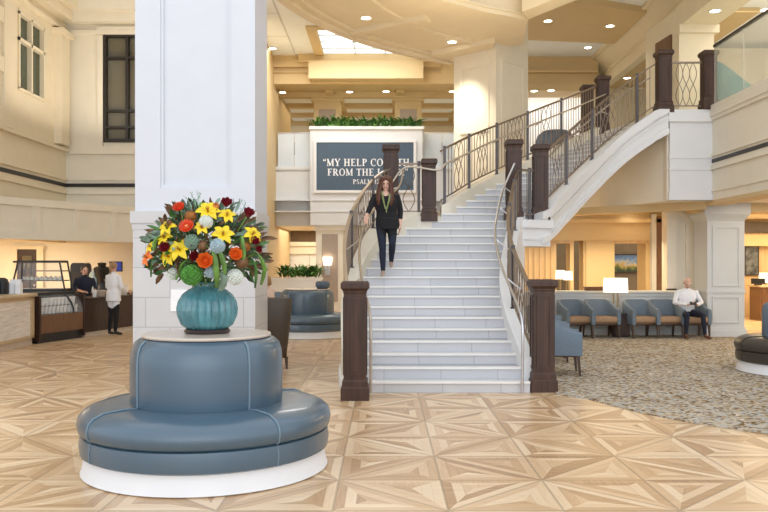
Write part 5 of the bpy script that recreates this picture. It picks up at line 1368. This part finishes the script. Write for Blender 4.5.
# ---- seated man
mt, H = person('bald man in white shirt sitting on a blue armchair, looking at his phone', (W(690,0,18.0)[0]+.0, 18.16, Z0), math.radians(0), dict(
  pelvis=(0,.10,.57), chest=(0,.06,.90), neck=(0,.03,1.10), head=(-.01,-.03,1.215), face=(-.1,-1,-.5), headup=(0,-.45,1),
  shl=(-.215,.05,1.04), shr=(.215,.05,1.04), ell=(-.30,-.05,.78), wrl=(-.10,-.26,.74), hdl=(.8,-.35,.15), pall=(0,.2,1), elr=(.30,-.05,.78), wrr=(.12,-.26,.74), hdr=(-.8,-.35,.15), palr=(0,.2,1), curll=.8, curlr=.8, thumbl=-1, thumbr=1,
  hipl=(-.10,.06,.54), hipr=(.10,.06,.54), knl=(-.15,-.40,.53), anl=(-.17,-.36,.09), tol=(-.20,-.55,.035), knr=(.19,-.40,.53), anr=(.24,-.40,.09), tor=(.29,-.57,.035)),
  dict(top='whitecloth', leg='navy', shoe='shoebrown', hair='greyhair', sleeve=.93, split=2), hair_bald, chest_w=.215, hip_w=.185, belly=.03, female=False)
t = thing('phone', 'dark phone in the hands of the seated man', 'phone', mt.matrix_world @ Vector((0,0,0))); 
t.location = Vector(mt.location)+Vector((.005,-.335,.775)); t.rotation_euler = (math.radians(-25), 0, 0)
MB().bbox(-.075, .075, -.006, .006, -.035, .04, .005).build('case', 'black', t); MB().box(-.068, .068, .006, .0075, -.03, .035).build('display', 'frame', t)
# ---- customer seen from behind at the dark counter
ct_, H = person('blond customer in white top standing at the cafe counter, seen from behind', (-6.27, 18.93, 0), math.radians(152), dict(
  pelvis=(0,.02,.95), chest=(0,.02,1.26), neck=(0,.03,1.45), head=(0,.02,1.575), face=(.3,-1,-.05), headup=(0,0,1),
  shl=(-.18,.02,1.39), shr=(.18,.02,1.39), ell=(-.22,-.02,1.12), wrl=(-.17,-.24,1.0), hdl=(.2,-1,-.1), pall=(0,0,-1), elr=(.22,.0,1.12), wrr=(.20,-.2,.98), hdr=(-.1,-1,-.1), palr=(0,0,-1), curll=.4, curlr=.4, thumbl=1, thumbr=-1,
  hipl=(-.08,.02,.90), hipr=(.08,.02,.90), knl=(-.08,.0,.49), anl=(-.09,.05,.09), tol=(-.11,-.12,.03), knr=(.09,.0,.49), anr=(.10,.05,.09), tor=(.13,-.12,.03)),
  dict(top='whitecloth', leg='blackcloth', shoe='black', hair='blond', sleeve=.9, hem=(.16,.19,.14), split=2), hair_tail, voxel=.011, chest_w=.175, hip_w=.165)
# ---- barista
bt, H = person('smiling dark-haired barista in a dark shirt behind the cafe counter', (-7.35, 20.0, 0), math.radians(38), dict(
  pelvis=(0,.02,.86), chest=(0,.0,1.17), neck=(0,-.0,1.36), head=(0,-.02,1.48), face=(.0,-1,-.05), headup=(0,0,1),
  shl=(-.21,.02,1.30), shr=(.21,.02,1.30), ell=(-.27,-.04,1.04), wrl=(-.12,-.26,.98), hdl=(.4,-.9,0), pall=(0,0,-1), elr=(.27,-.02,1.04), wrr=(.14,-.25,.98), hdr=(-.3,-1,0), palr=(0,0,-1), curll=.4, curlr=.4, thumbl=1, thumbr=-1,
  hipl=(-.09,.02,.82), hipr=(.09,.02,.82), knl=(-.10,.0,.45), anl=(-.10,.03,.09), tol=(-.12,-.14,.03), knr=(.10,.0,.45), anr=(.10,.03,.09), tor=(.12,-.14,.03)),
  dict(top='darkblue', leg='blackcloth', shoe='black', hair='darkhair', sleeve=.35, split=2), hair_short, voxel=.011, chest_w=.205, hip_w=.17, female=False)
# ---- person sitting at the distant banquette, mostly hidden by the column
pt, H = person('blond seated person in pale top, mostly hidden by the big column', (-2.62, 17.98, 0), math.radians(-45), dict(
  pelvis=(0,.10,.62), chest=(0,.08,.95), neck=(0,.06,1.14), head=(0,.03,1.26), face=(.1,-1,-.2), headup=(0,-.1,1),
  shl=(-.18,.07,1.08), shr=(.18,.07,1.08), ell=(-.24,-.02,.83), wrl=(-.12,-.25,.72), hdl=(.4,-.8,-.2), pall=(0,0,-1), elr=(.24,-.02,.83), wrr=(.12,-.25,.72), hdr=(-.4,-.8,-.2), palr=(0,0,-1), curll=.4, curlr=.4, thumbl=1, thumbr=-1,
  hipl=(-.09,.05,.60), hipr=(.09,.05,.60), knl=(-.11,-.40,.56), anl=(-.11,-.38,.09), tol=(-.12,-.55,.035), knr=(.11,-.40,.56), anr=(.12,-.38,.09), tor=(.13,-.55,.035)),
  dict(top='peachcloth', leg='navy', shoe='shoebrown', hair='blond', sleeve=.6, split=2), hair_bob, voxel=.011, chest_w=.175, hip_w=.165)
# ================================================================== DOWNLIGHTS
dl0 = None
def downlight(label, px, py, z, group='recessed downlights', r=.11):
    global dl0
    Y = F*(z-CAMZ)/(HY-py); X = (px-CX)*Y/F
    if dl0 is None:
        dl0 = thing('downlight', label, 'ceiling light', (X, Y, z), 0, group)
        MB().lathe([(r*1.0,-.004), (r*1.35,-.012), (r*1.38,.0), (r*1.3,.01), (r,.01)], 28).build('trim_ring', 'paper', dl0, 40)
        MB().lathe([(0,-.006), (r,-.006), (r,.006), (0,.006)], 28).build('lens', 'lens', dl0)
        return dl0
    return dup(dl0, (X, Y, z), 0, label, group)
for lab, px, py, z in (
 ('recessed downlight in the white ceiling left of the skylight, beside the big column', 272.5, 48.5, 8.992),
 ('recessed downlight in the curved beam, in front of the skylight', 366, 18, 7.49),
 ('recessed downlight in the curved beam close to the upper column', 452, 42, 7.49),
 ('recessed downlight in the golden band right of the upper column, the left of two', 548, 21, 8.81),
 ('bright recessed downlight in the golden band right of the upper column, the right of two', 610, 26, 8.81),
 ('recessed downlight in the white ceiling right of the upper column', 588, 47.5, 8.99),
 ('recessed downlight in the peach beam over the right balcony', 715, 11, 7.64),
 ('recessed downlight in the white ceiling at the top right corner', 765, 10, 8.19),
 ('recessed downlight in the golden ceiling behind the upper railing', 627, 78, 8.07),
 ('downlight under the back beam right of the upper column, the middle of three', 551, 90.5, 7.76),
 ('downlight under the back beam right of the upper column, the leftmost of three', 534, 91, 7.76),
 ('downlight under the back beam right of the upper column, the rightmost of three', 584, 91.3, 7.76),
 ('gallery downlight above the planter, leftmost, beside the big column', 282.5, 92.5, 7.91),
 ('gallery downlight above the planter, second from left', 349.5, 92, 7.91),
 ('gallery downlight above the planter, third from left', 386, 91.5, 7.91),
 ('gallery downlight above the planter, rightmost, beside the upper column', 452.5, 91.5, 7.91),
 ('downlight under the right balcony above the picture, the nearer of two', 648, 209, 3.02),
 ('downlight under the right balcony above the picture, the farther of two', 632, 212, 3.02),
 ('downlight under the upper stair flight, deep in the waiting area', 590, 218.5, 3.02),
 ('downlight under the right balcony at the right edge of the picture', 764, 210, 3.02),
 ('downlight under the cafe bulkhead at the left', 37, 241, 2.49),
 ('downlight under the cafe bulkhead above the customer', 88, 242.8, 2.49)):
    downlight(lab, px, py, z)

# ================================================================== LIGHT
def area(name, loc, size, energy, col, rot=(0,0,0), sy=None):
    l = bpy.data.lights.new(name, 'AREA'); l.energy = energy; l.color = col; l.size = size
    if sy: l.shape = 'RECTANGLE'; l.size_y = sy
    o = bpy.data.objects.new(name, l); COL.objects.link(o); o.location = loc; o.rotation_euler = rot; return o
def spot(name, loc, energy, col, ang=80, blend=.6, rot=(0,0,0), r=.06):
    l = bpy.data.lights.new(name, 'SPOT'); l.energy = energy; l.color = col; l.spot_size = math.radians(ang); l.spot_blend = blend; l.shadow_soft_size = r
    o = bpy.data.objects.new(name, l); COL.objects.link(o); o.location = loc; o.rotation_euler = rot; return o
WARM = (1.0, .80, .50); NEUT = (1.0, .90, .76)
area('gallery_light', (-1, 33.5, 7.85), 9, 85, WARM, sy=5)
area('under_bridge_light', (-1.5, 31.8, 2.95), 5, 110, (1,.88,.68), sy=3)
area('lounge_light', (-1.5, 26, 8.8), 5, 200, (.96,.98,1.0), sy=3)
area('waiting_light', (5.2, 20.5, 2.2), 3.4, 60, WARM, sy=1.2)
area('waiting_front_light', (9.5, 15, 2.98), 4, 95, NEUT, sy=6)
area('waiting_back_light', (6, 24, 2.98), 6, 40, WARM, sy=2)
area('lobby_light', (11.5, 22, 2.98), 5, 260, WARM, sy=4)
area('cafe_light', (-10.8, 21.0, 2.46), 2.8, 210, (1,.84,.6), sy=5)
area('right_gallery_light', (10.5, 18, 8.1), 5, 190, NEUT, sy=8)
area('upper_landing_light', (6.2, 30.5, 8.05), 4, 65, (1,.97,.94), rot=(math.radians(25),0,0), sy=.8)
spot('column_wash', (1.9, 21.35, 7.4), 520, (1, .90, .72), 95, 1.0, (math.radians(12), math.radians(8), 0))
for x, y, z in ((-.45, 19.2, 7.45), (3.6, 22.8, 8.7), (6.4, 23.6, 8.7)): spot('downlight_beam', (x, y, z), 80, NEUT, 110, .8)
area('added_uplight_planter', (-.6, 29.45, 6.62), 3.6, 22, (.96,.98,1.0), rot=(PI, 0, 0), sy=.2)  # added uplight behind the ferns, no real fixture, lifts the white ceiling
area('added_uplight_ceiling', (-5.8, 25.6, 7.0), 2.6, 75, (.88,.94,1.0), rot=(PI, 0, 0), sy=4)  # added in mid-air to brighten and cool the white ceiling
# added uplights floating in mid-air without fixtures, brightening ceilings and upper walls
area('added_uplight_left', (-6.5, 20.5, 5.2), 3, 70, NEUT, rot=(PI, 0, 0), sy=3)
area('added_uplight_back', (0, 27.2, 6.6), 6, 25, WARM, rot=(math.radians(155), 0, 0), sy=1)
area('added_uplight_beam', (2.2, 16.5, 5.2), 3, 60, WARM, rot=(PI, 0, 0), sy=3)
w = bpy.data.worlds.new('daylight'); SC.world = w; w.use_nodes = True
wn = w.node_tree; bg = wn.nodes['Background']
# daylight: bright glazed side behind the viewer, dimmer to the sides
tc = wn.nodes.new('ShaderNodeTexCoord'); sp = wn.nodes.new('ShaderNodeSeparateXYZ'); wn.links.new(tc.outputs['Generated'], sp.inputs[0])
mu = wn.nodes.new('ShaderNodeMath'); mu.operation = 'MULTIPLY'; mu.inputs[1].default_value = -1; wn.links.new(sp.outputs[1], mu.inputs[0])
rp = wn.nodes.new('ShaderNodeValToRGB'); el = rp.color_ramp.elements
el[0].position = 0; el[0].color = (.90, .93, .98, 1); el[1].position = .97; el[1].color = (1.65, 1.75, 1.9, 1)
e = el.new(.55); e.color = (.92, .96, 1.02, 1)
e = el.new(.82); e.color = (1.05, 1.11, 1.2, 1)
wn.links.new(mu.outputs[0], rp.inputs[0]); wn.links.new(rp.outputs[0], bg.inputs[0]); bg.inputs[1].default_value = 1.0

# ================================================================== CAMERA
cam = bpy.data.cameras.new('camera'); cam.sensor_width = 36; cam.lens = F/768*36; cam.shift_y = (HY-256)/768; cam.clip_end = 200
co = bpy.data.objects.new('camera', cam); COL.objects.link(co); co.location = (0, 0, CAMZ); co.rotation_euler = (PI/2, 0, 0)
SC.camera = co
vs = SC.view_settings; vs.view_transform = 'Standard'; vs.look = 'None'; vs.gamma = 1; vs.exposure = .46; vs.use_curve_mapping = False
SC.cycles.max_bounces = 8; SC.cycles.transparent_max_bounces = 12
